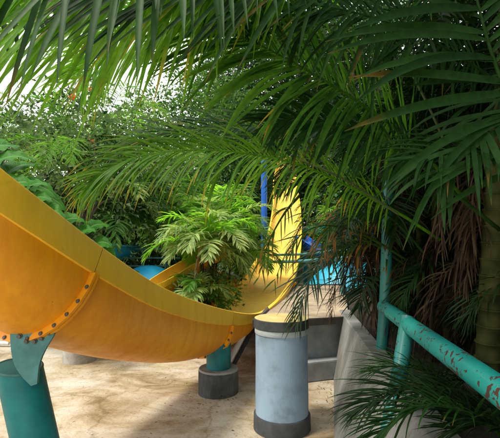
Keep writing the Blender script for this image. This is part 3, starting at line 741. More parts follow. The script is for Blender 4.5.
# flanges: two plates bolted back to back, proud of the shell
no = [k for k in range(NP_) if PR[k][2] == 0][0]
out_idx = list(range(no, no + 15))
bolt_me = None
for J in cuts[1:-1]:
    outer = [(PR[k][0], PR[k][1]) for k in out_idx]
    c = np.array([WD / 2, HW + 0.018])
    base = np.array(outer); d = base - c
    e = norm(np.append(d, np.zeros((len(d), 1)), 1))[:, :2]
    inn = base - e * 0.004; outp = base + e * 0.045
    fl = None
    for sgn in (-1, 1):
        off = TT[J] * 0.0135 * sgn
        def P3(q, w_): return RIM[J] + S2[J] * (q[0] * WSC[J]) - U2[J] * (q[1] * DEP[J]) + off + TT[J] * w_
        hw = 0.0105
        rows = [[P3(q, -hw) for q in inn], [P3(q, -hw) for q in outp], [P3(q, hw) for q in outp], [P3(q, hw) for q in inn]]
        A = np.array(rows); n = A.shape[1]
        V = A.reshape(-1, 3); Q = []
        for r_ in range(4):
            for k in range(n - 1): Q.append((r_ * n + k, r_ * n + k + 1, ((r_ + 1) % 4) * n + k + 1, ((r_ + 1) % 4) * n + k))
        Q += [(0, n, 2 * n, 3 * n), (n - 1, 2 * n - 1, 3 * n - 1, 4 * n - 1)]
        o = mesh_np('flange', V, [np.array(Q)], M['slide_shade_orange'], slide, smooth=False)
        if sgn == -1: fl = o
    if zc[J] > 9: continue
    # bolts through the flange
    for k in range(1, 14):
        q = (np.array(outer[k]) + e[k] * 0.026)
        p = RIM[J] + S2[J] * (q[0] * WSC[J]) - U2[J] * (q[1] * DEP[J])
        if bolt_me is None:
            bm = bmesh.new()
            bm_lathe(bm, [(0, -0.034), (0.0115, -0.034), (0.0115, -0.026), (0.016, -0.026), (0.016, -0.0245), (0.006, -0.024), (0.006, 0.024), (0.016, 0.0245), (0.016, 0.026), (0.0115, 0.026), (0.0115, 0.034), (0, 0.034)], 8)
            b = bm_obj('bolt', bm, M['steel'], fl); bolt_me = b.data
        else: b = link('bolt', bolt_me, fl)
        b.location = Vector(b.location) + Vector(p); b.rotation_mode = 'QUATERNION'
        b.rotation_quaternion = Vector(TT[J]).to_track_quat('Z', 'X')

# ---- teal support columns of the slide
from mathutils.bvhtree import BVHTree
_o = np.array(out_idx); _v = ring[:, _o].reshape(-1, 3); _m = len(_o)
BV = BVHTree.FromPolygons([tuple(v) for v in _v], [(i * _m + j, i * _m + j + 1, (i + 1) * _m + j + 1, (i + 1) * _m + j) for i in range(NS - 1) for j in range(_m - 1)])
def flume_bottom(i): return ring[i, out_idx[7]]
def column(i, label, base, pr, top_drop, foot_r, foot_h, foot_m, foot_top, bracket=True, pm='teal_paint'):
    t = thing('support_column', label, 'column', (base[0], base[1], 0), 'turquoise columns under the yellow slide')
    fb = flume_bottom(i)
    tp = np.array([base[0], base[1], fb[2] + 0.03 - top_drop]); b = np.array([base[0], base[1], foot_h - 0.02])
    V, Q, T = tube_np(catmull([b, tp], 12), pr, 32)
    hits = {}
    for k in list(range(11 * 32, 12 * 32)) + [12 * 32 + 1]:
        h = BV.ray_cast(Vector((V[k][0], V[k][1], b[2] + 0.02)), Vector((0, 0, 1)), 2.0)[0]
        if h is not None: hits[k] = h[2]
    mz = max(hits.values()) if hits else tp[2]
    for k in list(range(11 * 32, 12 * 32)) + [12 * 32 + 1]: V[k][2] = hits.get(k, mz) + 0.004
    mesh_np('pole', V, [Q, T], M[pm], t).data.set_sharp_from_angle(angle=R(50))
    if foot_r:
        bm = bmesh.new()
        bm_lathe(bm, [(0, -0.05), (foot_r, -0.05), (foot_r * 1.0, foot_h - 0.02), (foot_r * 0.965, foot_h), (0, foot_h)], 40, (base[0], base[1], 0), [0, 0, 1, 1])
        bm_obj('footing', bm, [M[foot_m], M[foot_top]], t)
    return t, tp, fb

fi = lambda x: int(np.argmin(np.where(zc > 0.5, abs(xs - x), 1e9)))
g2 = 'turquoise columns under the yellow slide'
def on_ground(x, y):
    """where the sight line through x, y meets the ground"""
    d = at(x, y, 1.0) - CAM
    return CAM + d * (CAM[2] / -d[2])
b2 = on_ground(218, 391) + np.array([0, 0.06, 0])
t2, tp2, fb2 = column(fi(228), 'turquoise column on a round dark concrete footing, left of the grey pillar', (b2[0], b2[1]), 0.15, 0.0, 0.245, 0.26, 'footing_dark', 'footing_top')
# saddle flange plate on top of that pole
# ---- near left column: leaning pole, oblique top, fish-tail bracket bolted to the flange
t1 = thing('support_column', 'leaning turquoise column at the left edge with a fishtail bracket bolted to the slide', 'column', on_ground(60, 600), g2)
pt = at(19, 366, 2.62); pb = np.array([pt[0] + 0.24, pt[1] + 0.02, 0.0])
V, Q, T = tube_np(np.linspace(pb, pt, 14), 0.138, 36)
ax = norm(pt - pb)
# cut the top obliquely
n_top = norm(np.array([0.12, -0.10, 1.0]))
k = 13 * 36
for i in range(k, k + 36):
    d = V[i] - pt; V[i] = V[i] - ax * (d @ n_top) / (ax @ n_top)
mesh_np('pole', V, [Q, T], M['teal_paint'], t1).data.set_sharp_from_angle(angle=R(40))
_o = at(30, 325, 2.60); _n = norm(np.cross(RT, at(33, 384, 2.475) - _o))
def on_plate(x, y, out=0.0):
    d = at(x, y, 1.0) - CAM
    return CAM + d * (((_o - CAM) @ _n) / (d @ _n)) - FW * out
lft = catmull([(10, 326, 0), (10.5, 346, 0), (14, 364, 0), (22, 377, 0), (31, 386, 0)], 14); rgt = catmull([(37, 384, 0), (39, 365, 0), (45, 350, 0), (55, 332, 0), (58, 312, 0)], 14)
bk = [tuple(p[:2]) for p in lft] + [tuple(p[:2]) for p in rgt] + [(48, 322), (30, 332)]
bm = bmesh.new()
f0 = [bm.verts.new(on_plate(x, y)) for x, y in bk]
f1 = [bm.verts.new(on_plate(x, y) + FW * 0.022) for x, y in bk]
bm.faces.new(f0); bm.faces.new(f1[::-1])
for i in range(len(bk)):
    j = (i + 1) % len(bk); bm.faces.new((f0[i], f1[i], f1[j], f0[j]))
br = bm_obj('bracket', bm, M['teal_dull'], t1, smooth=False)
for x, y in ((20, 336), (27, 341), (35, 341), (42, 338), (49, 333)):
    bm = bmesh.new(); c = on_plate(x, y, 0.006)
    bm_lathe(bm, [(0, -0.012), (0.013, -0.012), (0.013, 0.0), (0.018, 0.0), (0.018, 0.006), (0, 0.006)], 6)
    bmesh.ops.transform(bm, matrix=Matrix.Translation(c) @ Vector(FW).to_track_quat('Z', 'Y').to_matrix().to_4x4(), verts=bm.verts)
    bm_obj('bolt', bm, M['steel'], br)
bm = bmesh.new(); bm_lathe(bm, [(0, -0.05), (0.26, -0.05), (0.26, 0.24), (0.25, 0.255), (0, 0.255)], 40, (pb[0], pb[1], 0), [0, 0, 1, 1])
bm_obj('footing', bm, [M['footing_dark'], M['footing_top']], t1)
_th = np.linspace(0, 2 * np.pi, 41); _e1 = norm(np.cross(n_top, [0, 1.0, 0])); _e2 = np.cross(n_top, _e1)
_ring = np.array([pt + 0.139 * (math.cos(a) * _e1 + math.sin(a) * _e2) for a in _th])
_ring = _ring - ax * (((_ring - pt) @ n_top) / (ax @ n_top))[:, None]
tube('collar', _ring - ax * 0.004, 0.009, M['teal_dull'], t1, 8)

# ---- second slide behind, and the column under it
b3 = on_ground(80, 359)
s2 = thing('yellow_water_slide', 'short glimpse of a second yellow slide behind the shrubs beside the blue slide', 'water slide', b3)
rim2 = catmull([at(118, 292, 6.6), at(140, 289, 6.75), at(165, 281, 7.0), at(194, 264, 7.8), at(215, 252, 8.6), at(232, 244, 9.4)], 60)
T2 = norm(np.gradient(rim2, axis=0)); S_ = norm(np.cross(np.broadcast_to([0, 0, 1.0], T2.shape), T2)); U_ = np.cross(T2, S_)
ring2 = np.stack([rim2 + S_ * p[0] * 0.5 - U_ * p[1] * 0.5 for p in PR], 1)
for a, b in ((0, 22), (22, 44), (44, 59)):
    V = ring2[a:b + 1].copy(); V[-1] -= T2[b] * 0.004; n = b - a
    i = np.arange(n)[:, None] * NP_; j = np.arange(NP_)[None]; j2 = (j + 1) % NP_
    Q = np.stack([i + j, i + j2, i + NP_ + j2, i + NP_ + j], -1).reshape(-1, 4)
    o = mesh_np('flume_section', V.reshape(-1, 3), Q, M['slide_shade_orange'], s2)
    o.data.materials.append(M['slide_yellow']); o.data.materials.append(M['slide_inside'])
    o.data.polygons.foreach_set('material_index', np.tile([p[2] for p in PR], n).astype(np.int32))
    bm = bmesh.new(); bm.from_mesh(o.data); bmesh.ops.recalc_face_normals(bm, faces=bm.faces); bm.to_mesh(o.data); bm.free()
    o.data.set_sharp_from_angle(angle=R(40))
t3 = thing('support_column', 'short turquoise column on a weathered pale footing, seen under the slide', 'column', (b3[0], b3[1], 0), g2)
tube('pole', [(b3[0] + 0.05, b3[1], 0.2), (b3[0] + 0.05, b3[1], 0.86)], 0.13, M['teal_paint'], t3, 28)
bm = bmesh.new(); bm_lathe(bm, [(0, -0.05), (0.25, -0.05), (0.25, 0.22), (0.24, 0.235), (0, 0.235)], 40, (b3[0], b3[1], 0))
bm_obj('footing', bm, M['concrete'], t3)
bb = on_ground(119, 357)
bm = bmesh.new(); bm_box(bm, (bb[0] - 0.13, bb[1] - 0.07, -0.02), (bb[0] + 0.13, bb[1] + 0.07, 0.09), 0.012)
M['brick'] = rough_mat('brick_red', [(0.3, (0.22, 0.12, 0.09)), (0.7, (0.42, 0.30, 0.24))], 9, rough=0.95, bump=0.6)
tag(bm_obj('brick', bm, M['brick']), 'low reddish block lying on the ground under the slide', 'brick')
gp = on_ground(9, 346)
tag(tube('pipe', [gp + np.array([0, 0, 0.05]), gp + np.array([-0.5, -0.03, 0.05]), gp + np.array([-1.2, -0.1, 0.05])], 0.035, M['white_pipe'], None, 14, 10), 'short grey pipe end lying on the ground at the far left', 'pipe')

# ---- grey pillar
pc = on_ground(282.5, 428) + np.array([0, 0.06, 0]); pr_ = 0.255
pil = thing('round_pillar', 'thick round pillar painted pale blue grey with dark bands at top and foot', 'pillar', (pc[0], pc[1], 0))
PH = 1.03
def pil_part(name, prof, m):
    bm = bmesh.new(); bm_lathe(bm, prof, 72, (pc[0], pc[1], 0)); return bm_obj(name, bm, m, pil)
pil_part('shaft', [(0, 0.0), (pr_, 0.0), (pr_ + 0.003, 0.3), (pr_, 0.6), (pr_ + 0.002, PH - 0.09), (0, PH - 0.09)], M['concrete_blue'])
M['ring'] = rough_mat('pillar_ring', [(0.3, (0.40, 0.47, 0.49)), (0.7, (0.50, 0.56, 0.57))], 5, rough=0.8, bump=0.3, bscale=40)
pil_part('collar', [(pr_ - 0.03, PH - 0.145), (pr_ + 0.006, PH - 0.145), (pr_ + 0.009, PH - 0.14), (pr_ + 0.009, PH - 0.094), (pr_ - 0.03, PH - 0.093)], M['ring'])
M['cap_top_sunlit'] = rough_mat('pillar_top_sunlit', [(0.3, (0.52, 0.38, 0.13)), (0.7, (0.70, 0.54, 0.22))], 7, rough=0.8, bump=0.3, bscale=40)  # yellow sunlight on the cap's top face put into the colour
bm = bmesh.new(); bm_lathe(bm, [(0, PH - 0.092), (pr_ + 0.012, PH - 0.092), (pr_ + 0.016, PH - 0.087), (pr_ + 0.016, PH - 0.006), (pr_ + 0.010, PH), (0, PH)], 72, (pc[0], pc[1], 0), [0, 0, 0, 0, 1])
bm_obj('cap', bm, [M['concrete_dark'], M['cap_top_sunlit']], pil)
pil_part('foot_band', [(pr_ - 0.03, -0.03), (pr_ + 0.022, -0.03), (pr_ + 0.020, 0.115), (pr_ + 0.013, 0.125), (pr_ - 0.03, 0.126)], M['concrete_dark'])

# ---- white pipe and black hose from the column toward the deck edge
def G(x, y, dz): return on_ground(x, y) + np.array([0, 0, dz])
pe = cFL + v_ * 0.35; pe = np.array([pe[0] - 0.12, pe[1], DZ - 0.06]); pm = at(231, 358, 5.0)
P = [pe, pe + (pm - pe) * 0.4, pe + (pm - pe) * 0.75, pm, pm + norm(pm - pe) * 0.28]
tag(tube('pipe', P, 0.034, M['white_pipe'], None, 14, 24), 'white pipe slanting down behind the grey pillar to the column footing', 'pipe')
tag(tube('hose', [p + np.array([0.05, 0.03, -0.06]) for p in P], 0.028, M['black_rubber'], None, 12, 24), 'black hose running along the lower side of the white pipe', 'hose')

# ---- turquoise railing on the planter
rl = thing('railing', 'turquoise pipe railing with rust patches on top of the retaining wall', 'railing', (1.2, 3, 0.8))
A0 = at(384, 307, 3.55); A1 = at(500, 391, 1.52); dirn = norm(A1 - A0)
tube('rail', [A0 - dirn * 0.02, A0 + dirn * 0.6, A1, A1 + dirn * 1.2], 0.058, M['rail_rust'], rl, 28, 30)
pbase = at(380, 356, 3.6)
tube('post', [pbase - np.array([0.01, 0, 0.15]), at(384.5, 307, 3.61), at(388.5, 195, 3.66), at(389.5, 168, 3.67)], 0.05, M['post_rust'], rl, 24, 12)
tube('post', [at(408, 318, 2.80), at(399, 376, 2.6), at(389, 432, 2.38)], 0.052, M['post_rust'], rl, 24, 12)
bm = bmesh.new(); bm_lathe(bm, [(0, -0.02), (0.10, -0.02), (0.10, 0.012), (0.055, 0.02), (0.0, 0.022)], 24, tuple(pbase + np.array([0, 0, 0.0])))
bm_obj('base_plate', bm, M['teal_dull'], rl)
# ---- second railing by the far end of the deck
r2 = thing('railing', 'thin turquoise railing at the far end of the deck in front of the blue slide', 'railing', (1.9, 9, 0.78))
for x, z in ((342, 8.2), (376, 7.6)):
    p = at(x, 258, z); q = p.copy(); q[2] = 0.72
    tube('post', [q, p], 0.045, M['teal_dull'], r2, 16)
tube('rail', [at(270, 262, 11.0), at(305, 261, 9.2), at(342, 258, 8.2), at(376, 257, 7.6), at(420, 256, 7.0)], 0.04, M['teal_dull'], r2, 14, 20)
tube('rail', [at(270, 255, 11.0), at(305, 254, 9.25), at(342, 250, 8.25), at(376, 249, 7.65), at(420, 248, 7.05)], 0.03, M['teal_dull'], r2, 14, 20)
# ---- third railing behind the near slide
r3 = thing('railing', 'thin green railing in front of the bright blue slide on the left', 'railing', (-2, 9, 0))
for x in (119, 143, 166):
    p = at(x, 248, 9.2); q = p.copy(); q[2] = 0.0
    tube('post', [q, p], 0.028, M['teal_dull'], r3, 12)
for y in (249, 258, 266): tube('rail', [at(100, y, 9.16), at(180, y, 9.16)], 0.02, M['teal_dull'], r3, 12)

# ---- blue slides further back: open flumes lying on their posts
def flume(name, label, rim, wd, dep, mat_, posts=True):
    th = thing(name, label, 'water slide', (rim[0][0], rim[0][1], 0))
    C = catmull(rim, 40); T = norm(np.gradient(C, axis=0)); S = norm(np.cross(np.broadcast_to([0, 0, 1.0], T.shape), T)); U = np.cross(T, S)
    pr = [(0.0, -0.03), (-0.05, 0.0)] + [(wd / 2 - wd / 2 * math.cos(math.pi * k / 14), dep * math.sin(math.pi * k / 14)) for k in range(0, 15)] + [(wd + 0.05, 0.0), (wd, -0.03)] + \
         [(wd / 2 + (wd / 2 - 0.03) * math.cos(math.pi * k / 14), (dep - 0.03) * math.sin(math.pi * k / 14) - 0.02) for k in range(0, 15)]
    rg = np.stack([C + S * p[0] - U * p[1] for p in pr], 1); n = 39; m = len(pr)
    i = np.arange(n)[:, None] * m; j = np.arange(m)[None]; j2 = (j + 1) % m
    Q = np.stack([i + j, i + j2, i + m + j2, i + m + j], -1).reshape(-1, 4)
    o = mesh_np('flume', rg.reshape(-1, 3), Q, mat_, th); o.data.set_sharp_from_angle(angle=R(45))
    if posts:
        for k in (6, 20, 34):
            b = rg[k, 9]; tube('post', [(b[0], b[1], 0), (b[0], b[1], b[2] + 0.02)], 0.08, M['teal_paint'], th, 16)
    return th
def tub(label, c, rx, ry, h, tilt, m):
    """closed round flume bowl seen from outside"""
    th = thing('blue_slide_bowl', label, 'water slide', (c[0], c[1], 0))
    bm = bmesh.new()
    pr = [(0.0, 0.0)] + [(math.sin(a), 1 - math.cos(a)) for a in np.linspace(0.15, 1.45, 12)] + [(1.04, 0.9), (1.04, 0.97), (0.97, 0.97)] + [(0.96 * math.sin(a), 1 - 0.96 * math.cos(a)) for a in np.linspace(1.42, 0.1, 8)] + [(0, 0.04)]
    bm_lathe(bm, pr, 48)
    mt = Matrix.Translation(c) @ Matrix.Rotation(tilt[1], 4, 'Y') @ Matrix.Rotation(tilt[0], 4, 'X') @ Matrix.Diagonal((rx, ry, -h, 1)) @ Matrix.Translation((0, 0, -0.5))
    bmesh.ops.transform(bm, matrix=mt, verts=bm.verts)
    bm_obj('bowl', bm, m, th)
    for sx in (-0.6, 0.6):
        tube('post', [(c[0] + sx * rx, c[1], 0), (c[0] + sx * rx, c[1], c[2])], 0.07, M['teal_paint'], th, 14)
    return th
tub('bright blue fibreglass dome of a slide behind the railing at left', tuple(at(150, 279, 8.3)), 0.66, 0.6, 0.56, (R(8), R(5)), M['slide_blue'])
tub('cyan blue fibreglass dome of a slide beyond the deck at right', tuple(at(352, 281, 11.2)), 1.45, 1.2, 1.15, (R(12), R(-6)), M['slide_cyan'])
flume('blue_water_slide', 'small blue slide chute passing behind the big leaves at left', [at(60, 236, 7.0), at(97, 242, 7.3), at(118, 246, 8.0), at(140, 247, 9.6)], 0.6, 0.3, M['slide_blue'])
flume('blue_water_slide', 'deep blue slide chute sloping down behind the yellow slide at centre right', [at(296, 236, 14.5), at(312, 246, 14), at(328, 257, 13.5), at(350, 270, 13)], 0.7, 0.35, M['blue_paint'])
# ---- slide tower: blue posts, turquoise beams, platform
tw = thing('slide_tower', 'blue and turquoise steel frame of the slide tower behind the foliage', 'tower', (0.6, 18, 0))
for x, z, y1 in ((264, 17.0, 160), (338, 17.0, 190)):
    p = at(x, y1, z); tube('post', [(p[0], p[1], 0), p], 0.13, M['blue_paint'], tw, 16)
for (xa, xb, y, z) in ((262, 345, 230, 16.8),):
    a = at(xa, y, z); b = at(xb, y, z)
    bm = bmesh.new(); bm_box(bm, (a[0], a[1] - 0.1, a[2] - 0.16), (b[0], a[1] + 0.1, a[2] + 0.16), 0.015)
    bm_obj('beam', bm, M['teal_paint'], tw)
# ================================================================== VEGETATION
UPC = np.array([0, -1.0, 0.25])          # fronds that hang facing the path
# ---- palm whose fronds hang over the path at top left (trunk stands left of the path)
pA = thing('areca_palm', 'tall palm overhanging at top left, dark and sunlit leaflets hanging like a curtain', 'palm', (-2.9, 1.2, 0))
ring_cane('cane', [(-2.9, 1.2, 0), (-2.85, 1.25, 2.0), (-2.6, 1.3, 3.6)], 0.06, pA, 0.16, 0.045, 30, 12)
flat = lambda q: 0.75 + 0.25 * np.sin(np.pi * q) - 0.25 * q
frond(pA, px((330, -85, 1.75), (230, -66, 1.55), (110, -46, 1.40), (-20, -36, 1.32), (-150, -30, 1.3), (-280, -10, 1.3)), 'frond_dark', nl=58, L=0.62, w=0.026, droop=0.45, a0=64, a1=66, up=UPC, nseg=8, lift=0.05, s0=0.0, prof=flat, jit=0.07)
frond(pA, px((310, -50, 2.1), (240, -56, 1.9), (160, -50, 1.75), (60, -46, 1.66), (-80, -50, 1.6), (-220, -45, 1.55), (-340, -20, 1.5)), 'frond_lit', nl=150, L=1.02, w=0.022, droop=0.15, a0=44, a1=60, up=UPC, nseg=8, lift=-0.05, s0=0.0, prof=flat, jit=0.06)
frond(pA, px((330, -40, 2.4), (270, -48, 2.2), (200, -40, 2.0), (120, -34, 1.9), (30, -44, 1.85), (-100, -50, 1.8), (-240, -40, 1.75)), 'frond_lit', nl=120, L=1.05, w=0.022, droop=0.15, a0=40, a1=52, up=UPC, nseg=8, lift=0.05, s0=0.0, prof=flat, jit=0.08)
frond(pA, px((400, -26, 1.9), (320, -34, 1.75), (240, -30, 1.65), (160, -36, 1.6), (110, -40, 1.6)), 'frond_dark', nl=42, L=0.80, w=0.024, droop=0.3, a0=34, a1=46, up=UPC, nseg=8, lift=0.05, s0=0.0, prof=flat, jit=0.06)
frond(pA, px((-90, -30, 2.2), (-20, -5, 2.1), (40, 0, 2.05), (66, -8, 2.0)), 'frond_dark', nl=20, L=0.35, w=0.03, droop=0.4, a0=60, a1=36, up=UPC, nseg=6, lift=0.05, s0=0.1)
frond(pA, px((330, -20, 3.0), (250, -10, 2.9), (180, 5, 2.8), (120, 34, 2.75), (84, 76, 2.7)), 'frond_lit', nl=76, L=0.75, w=0.020, droop=0.5, a0=48, a1=30, up=UPC, nseg=8, lift=0.1, s0=0.05, jit=0.08)

frond(pA, px((280, -10, 2.7), (170, 2, 2.6), (60, 16, 2.5), (-60, 40, 2.4), (-160, 80, 2.35)), 'frond_lit', nl=90, L=0.66, w=0.020, droop=0.4, a0=50, a1=40, up=UPC, nseg=8, lift=0.05, s0=0.0, prof=flat, jit=0.08)

# ---- arching palm fronds across the middle and top: clump on the planting bed to the right
pB = thing('areca_palm', 'clump of green palm canes on the planting bed, fronds arching left over the slide', 'palm', (1.9, 3.9, 0.8))
def cane_px(par, pts, r0, r1=None, m='cane'):
    P = [np.array(p) for p in px(*pts)]
    return ring_cane('cane', P, r0, par, 0.17, r1, 40, 14, m)
for pts, r0 in (([(420, 330, 3.9), (418, 200, 3.9), (405, 60, 3.9)], 0.03), ([(432, 330, 3.7), (438, 150, 3.8), (452, -40, 3.9)], 0.035),
                ([(450, 340, 3.5), (470, 170, 3.6), (470, -30, 3.6)], 0.04)):
    cane_px(pB, pts, r0)
# the bright arch over the slide
frond(pB, px((440, 240, 3.0), (400, 214, 2.95), (350, 187, 2.85), (300, 165, 2.75), (250, 154, 2.65), (200, 150, 2.55), (150, 154, 2.5), (115, 166, 2.45), (92, 186, 2.42)),
      'frond_yellow', nl=112, L=0.54, w=0.016, droop=1.55, a0=62, a1=22, up=np.array([0.1, -0.75, 0.66]), nseg=9, lift=0.16, s0=0.16, jit=0.09, rr=0.012)
frond(pB, px((470, 190, 3.4), (420, 160, 3.3), (360, 140, 3.2), (290, 128, 3.1), (220, 126, 3.0), (160, 135, 2.95), (120, 152, 2.9)),
      'frond_dark', nl=92, L=0.46, w=0.018, droop=1.0, a0=60, a1=24, up=np.array([0.1, -0.6, 0.75]), nseg=7, lift=0.2, s0=0.2, jit=0.1)
# long arching leaflets, top middle
frond(pB, px((470, 205, 2.7), (420, 150, 2.45), (370, 110, 2.2), (320, 78, 2.05), (275, 53, 1.95), (235, 34, 1.9), (205, 24, 1.88)),
      'frond', nl=74, L=0.66, w=0.020, droop=0.85, a0=62, a1=24, up=np.array([0.2, -0.95, 0.3]), nseg=9, lift=0.12, s0=0.2, jit=0.06)
frond(pB, px((540, 120, 2.6), (480, 70, 2.4), (420, 36, 2.25), (360, 14, 2.15), (300, 4, 2.1), (240, 6, 2.05)),
      'frond_dark', nl=66, L=0.66, w=0.021, droop=1.0, a0=66, a1=26, up=np.array([0.2, -0.9, 0.4]), nseg=8, lift=0.12, s0=0.2, jit=0.07)
frond(pB, px((500, 230, 2.3), (450, 190, 2.25), (400, 150, 2.2), (350, 128, 2.15), (305, 118, 2.1), (270, 122, 2.05)),
      'frond_dark', nl=56, L=0.44, w=0.018, droop=1.1, a0=62, a1=26, up=np.array([0.2, -0.8, 0.5]), nseg=7, lift=0.15, s0=0.2, jit=0.08)
frond(pB, px((430, 260, 3.4), (400, 226, 3.35), (366, 198, 3.3), (335, 184, 3.2), (305, 180, 3.15), (280, 188, 3.1)),
      'frond_dark', nl=40, L=0.36, w=0.016, droop=1.2, a0=62, a1=26, up=np.array([0.2, -0.7, 0.6]), nseg=7, lift=0.15, s0=0.2, jit=0.1)
# pale bare midribs crossing in the shade
for a in ([(398, 150, 2.3), (372, 118, 2.3), (345, 84, 2.35), (330, 60, 2.4)], [(398, 214, 2.6), (365, 192, 2.6), (338, 176, 2.6), (300, 160, 2.65)], [(446, 145, 2.5), (428, 105, 2.5), (405, 60, 2.55)]):
    tube('leaf_stalk', px(*a), 0.008, M['stem_dim'], pB, 8, 16)
# brown-tipped fronds drooping in front of the far slide
frond(pB, px((410, 262, 3.6), (370, 238, 3.5), (335, 226, 3.4), (308, 230, 3.3), (288, 250, 3.25), (275, 280, 3.2)), 'frond_rust', nl=18, L=0.34, w=0.014, droop=1.5, a0=50, a1=20, nseg=7, lift=0.1, jit=0.16, broken=0.3, up=np.array([0, -0.6, 0.8]))
frond(pB, px((425, 235, 3.8), (392, 214, 3.75), (360, 210, 3.7), (336, 222, 3.65), (322, 244, 3.6)), 'frond_rust', nl=26, L=0.40, w=0.022, droop=1.6, a0=55, a1=22, nseg=7, lift=0.1, jit=0.16, broken=0.15, up=np.array([0, -0.6, 0.8]))
frond(pB, px((425, 280, 3.7), (395, 258, 3.7), (372, 244, 3.65), (350, 246, 3.6), (334, 256, 3.6)), 'frond_rust', nl=20, L=0.36, w=0.02, droop=1.5, a0=55, a1=22, nseg=7, lift=0.1, jit=0.18, broken=0.2, up=np.array([0, -0.6, 0.8]))
frond(pB, px((430, 310, 3.7), (390, 285, 3.7), (355, 276, 3.75), (325, 284, 3.8), (302, 300, 3.85)), 'frond_dim', nl=20, L=0.30, w=0.009, droop=0.7, a0=50, a1=22, nseg=6, lift=0.1, jit=0.2, broken=0.3)
frond(pB, px((425, 320, 3.9), (395, 300, 4.0), (365, 292, 4.2), (340, 296, 4.3), (322, 306, 4.4)), 'frond_dim', nl=20, L=0.28, w=0.009, droop=0.6, a0=50, a1=22, nseg=6, lift=0.1, jit=0.2, broken=0.3)
frond(pB, px((300, 195, 3.1), (284, 214, 3.0), (268, 244, 2.95), (258, 280, 2.92)), 'frond_rust', nl=11, L=0.26, w=0.013, droop=1.6, a0=40, a1=15, nseg=6, lift=0.1, jit=0.2, broken=0.2, up=np.array([0, -0.8, 0.5]))

# ---- near palm at right: big dark leaflets over the corner, green ones hanging
pC = thing('areca_palm', 'near palm at the right edge, long broad dark leaflets crossing the upper right corner', 'palm', (2.1, 1.9, 0.8))
ring_cane('cane', [(2.1, 1.9, 0.75), (2.12, 1.8, 2.2), (2.0, 1.6, 3.6)], 0.06, pC, 0.16, 0.05, 30, 14)
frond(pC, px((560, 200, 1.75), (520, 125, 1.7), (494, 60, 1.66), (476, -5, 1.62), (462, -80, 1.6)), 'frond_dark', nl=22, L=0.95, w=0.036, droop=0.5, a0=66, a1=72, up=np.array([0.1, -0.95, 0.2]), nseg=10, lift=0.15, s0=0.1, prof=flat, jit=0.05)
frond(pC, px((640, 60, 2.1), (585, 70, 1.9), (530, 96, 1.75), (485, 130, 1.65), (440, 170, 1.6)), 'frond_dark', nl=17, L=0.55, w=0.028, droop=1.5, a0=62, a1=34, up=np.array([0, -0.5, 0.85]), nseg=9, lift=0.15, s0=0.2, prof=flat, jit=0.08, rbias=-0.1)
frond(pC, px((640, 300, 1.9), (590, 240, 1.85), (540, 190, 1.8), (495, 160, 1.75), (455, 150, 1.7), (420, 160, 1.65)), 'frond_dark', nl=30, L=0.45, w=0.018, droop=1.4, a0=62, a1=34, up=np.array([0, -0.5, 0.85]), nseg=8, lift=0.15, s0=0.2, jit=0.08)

# ---- low green palm by the railing, bottom right
pD = thing('areca_palm', 'low palm seedling clump spreading thin green leaflets over the retaining wall below the railing', 'palm', tuple(at(450, 420, 2.3)))
for P, L in ((((520, 420, 2.2), (460, 392, 2.1), (415, 388, 2.05), (385, 396, 2.0), (362, 410, 1.98)), 0.34), (((540, 470, 1.9), (480, 420, 1.85), (435, 405, 1.82), (400, 418, 1.8), (378, 440, 1.8)), 0.32),
             (((540, 430, 2.4), (500, 395, 2.4), (462, 380, 2.4), (430, 386, 2.35), (410, 400, 2.3)), 0.34), (((520, 500, 2.2), (495, 440, 2.2), (470, 412, 2.2), (445, 402, 2.2)), 0.36),
             (((560, 470, 1.8), (525, 440, 1.8), (490, 425, 1.8), (455, 430, 1.8)), 0.34), (((470, 460, 2.6), (450, 400, 2.6), (425, 372, 2.6), (395, 366, 2.6), (372, 372, 2.6)), 0.32)):
    frond(pD, px(*P), 'frond_dim' if L > 0.33 else 'frond_dark', nl=44, L=L, w=0.014, droop=0.7, a0=48, a1=18, nseg=6, lift=0.3, s0=0.15, jit=0.14, rbias=-0.1)

# ---- stout ringed trunk at the right edge
pE = thing('palm_trunk', 'stout ringed green brown palm trunk standing behind the railing at the right edge', 'palm', tuple(at(488, 372, 2.75)))
ring_cane('cane', px((486, 392, 2.75), (490, 300, 2.75), (496, 200, 2.78), (508, 60, 2.8), (515, -90, 2.85)), 0.078, pE, 0.115, 0.07, 40, 24)
for k in range(9):
    a = k * 0.7; frond(pE, arch(at(515, -90, 2.85), a, R(20 + 40 * random.random()), 1.9, 1.1), 'frond_dark', nl=40, L=0.5, w=0.035, nseg=5, droop=1.0)
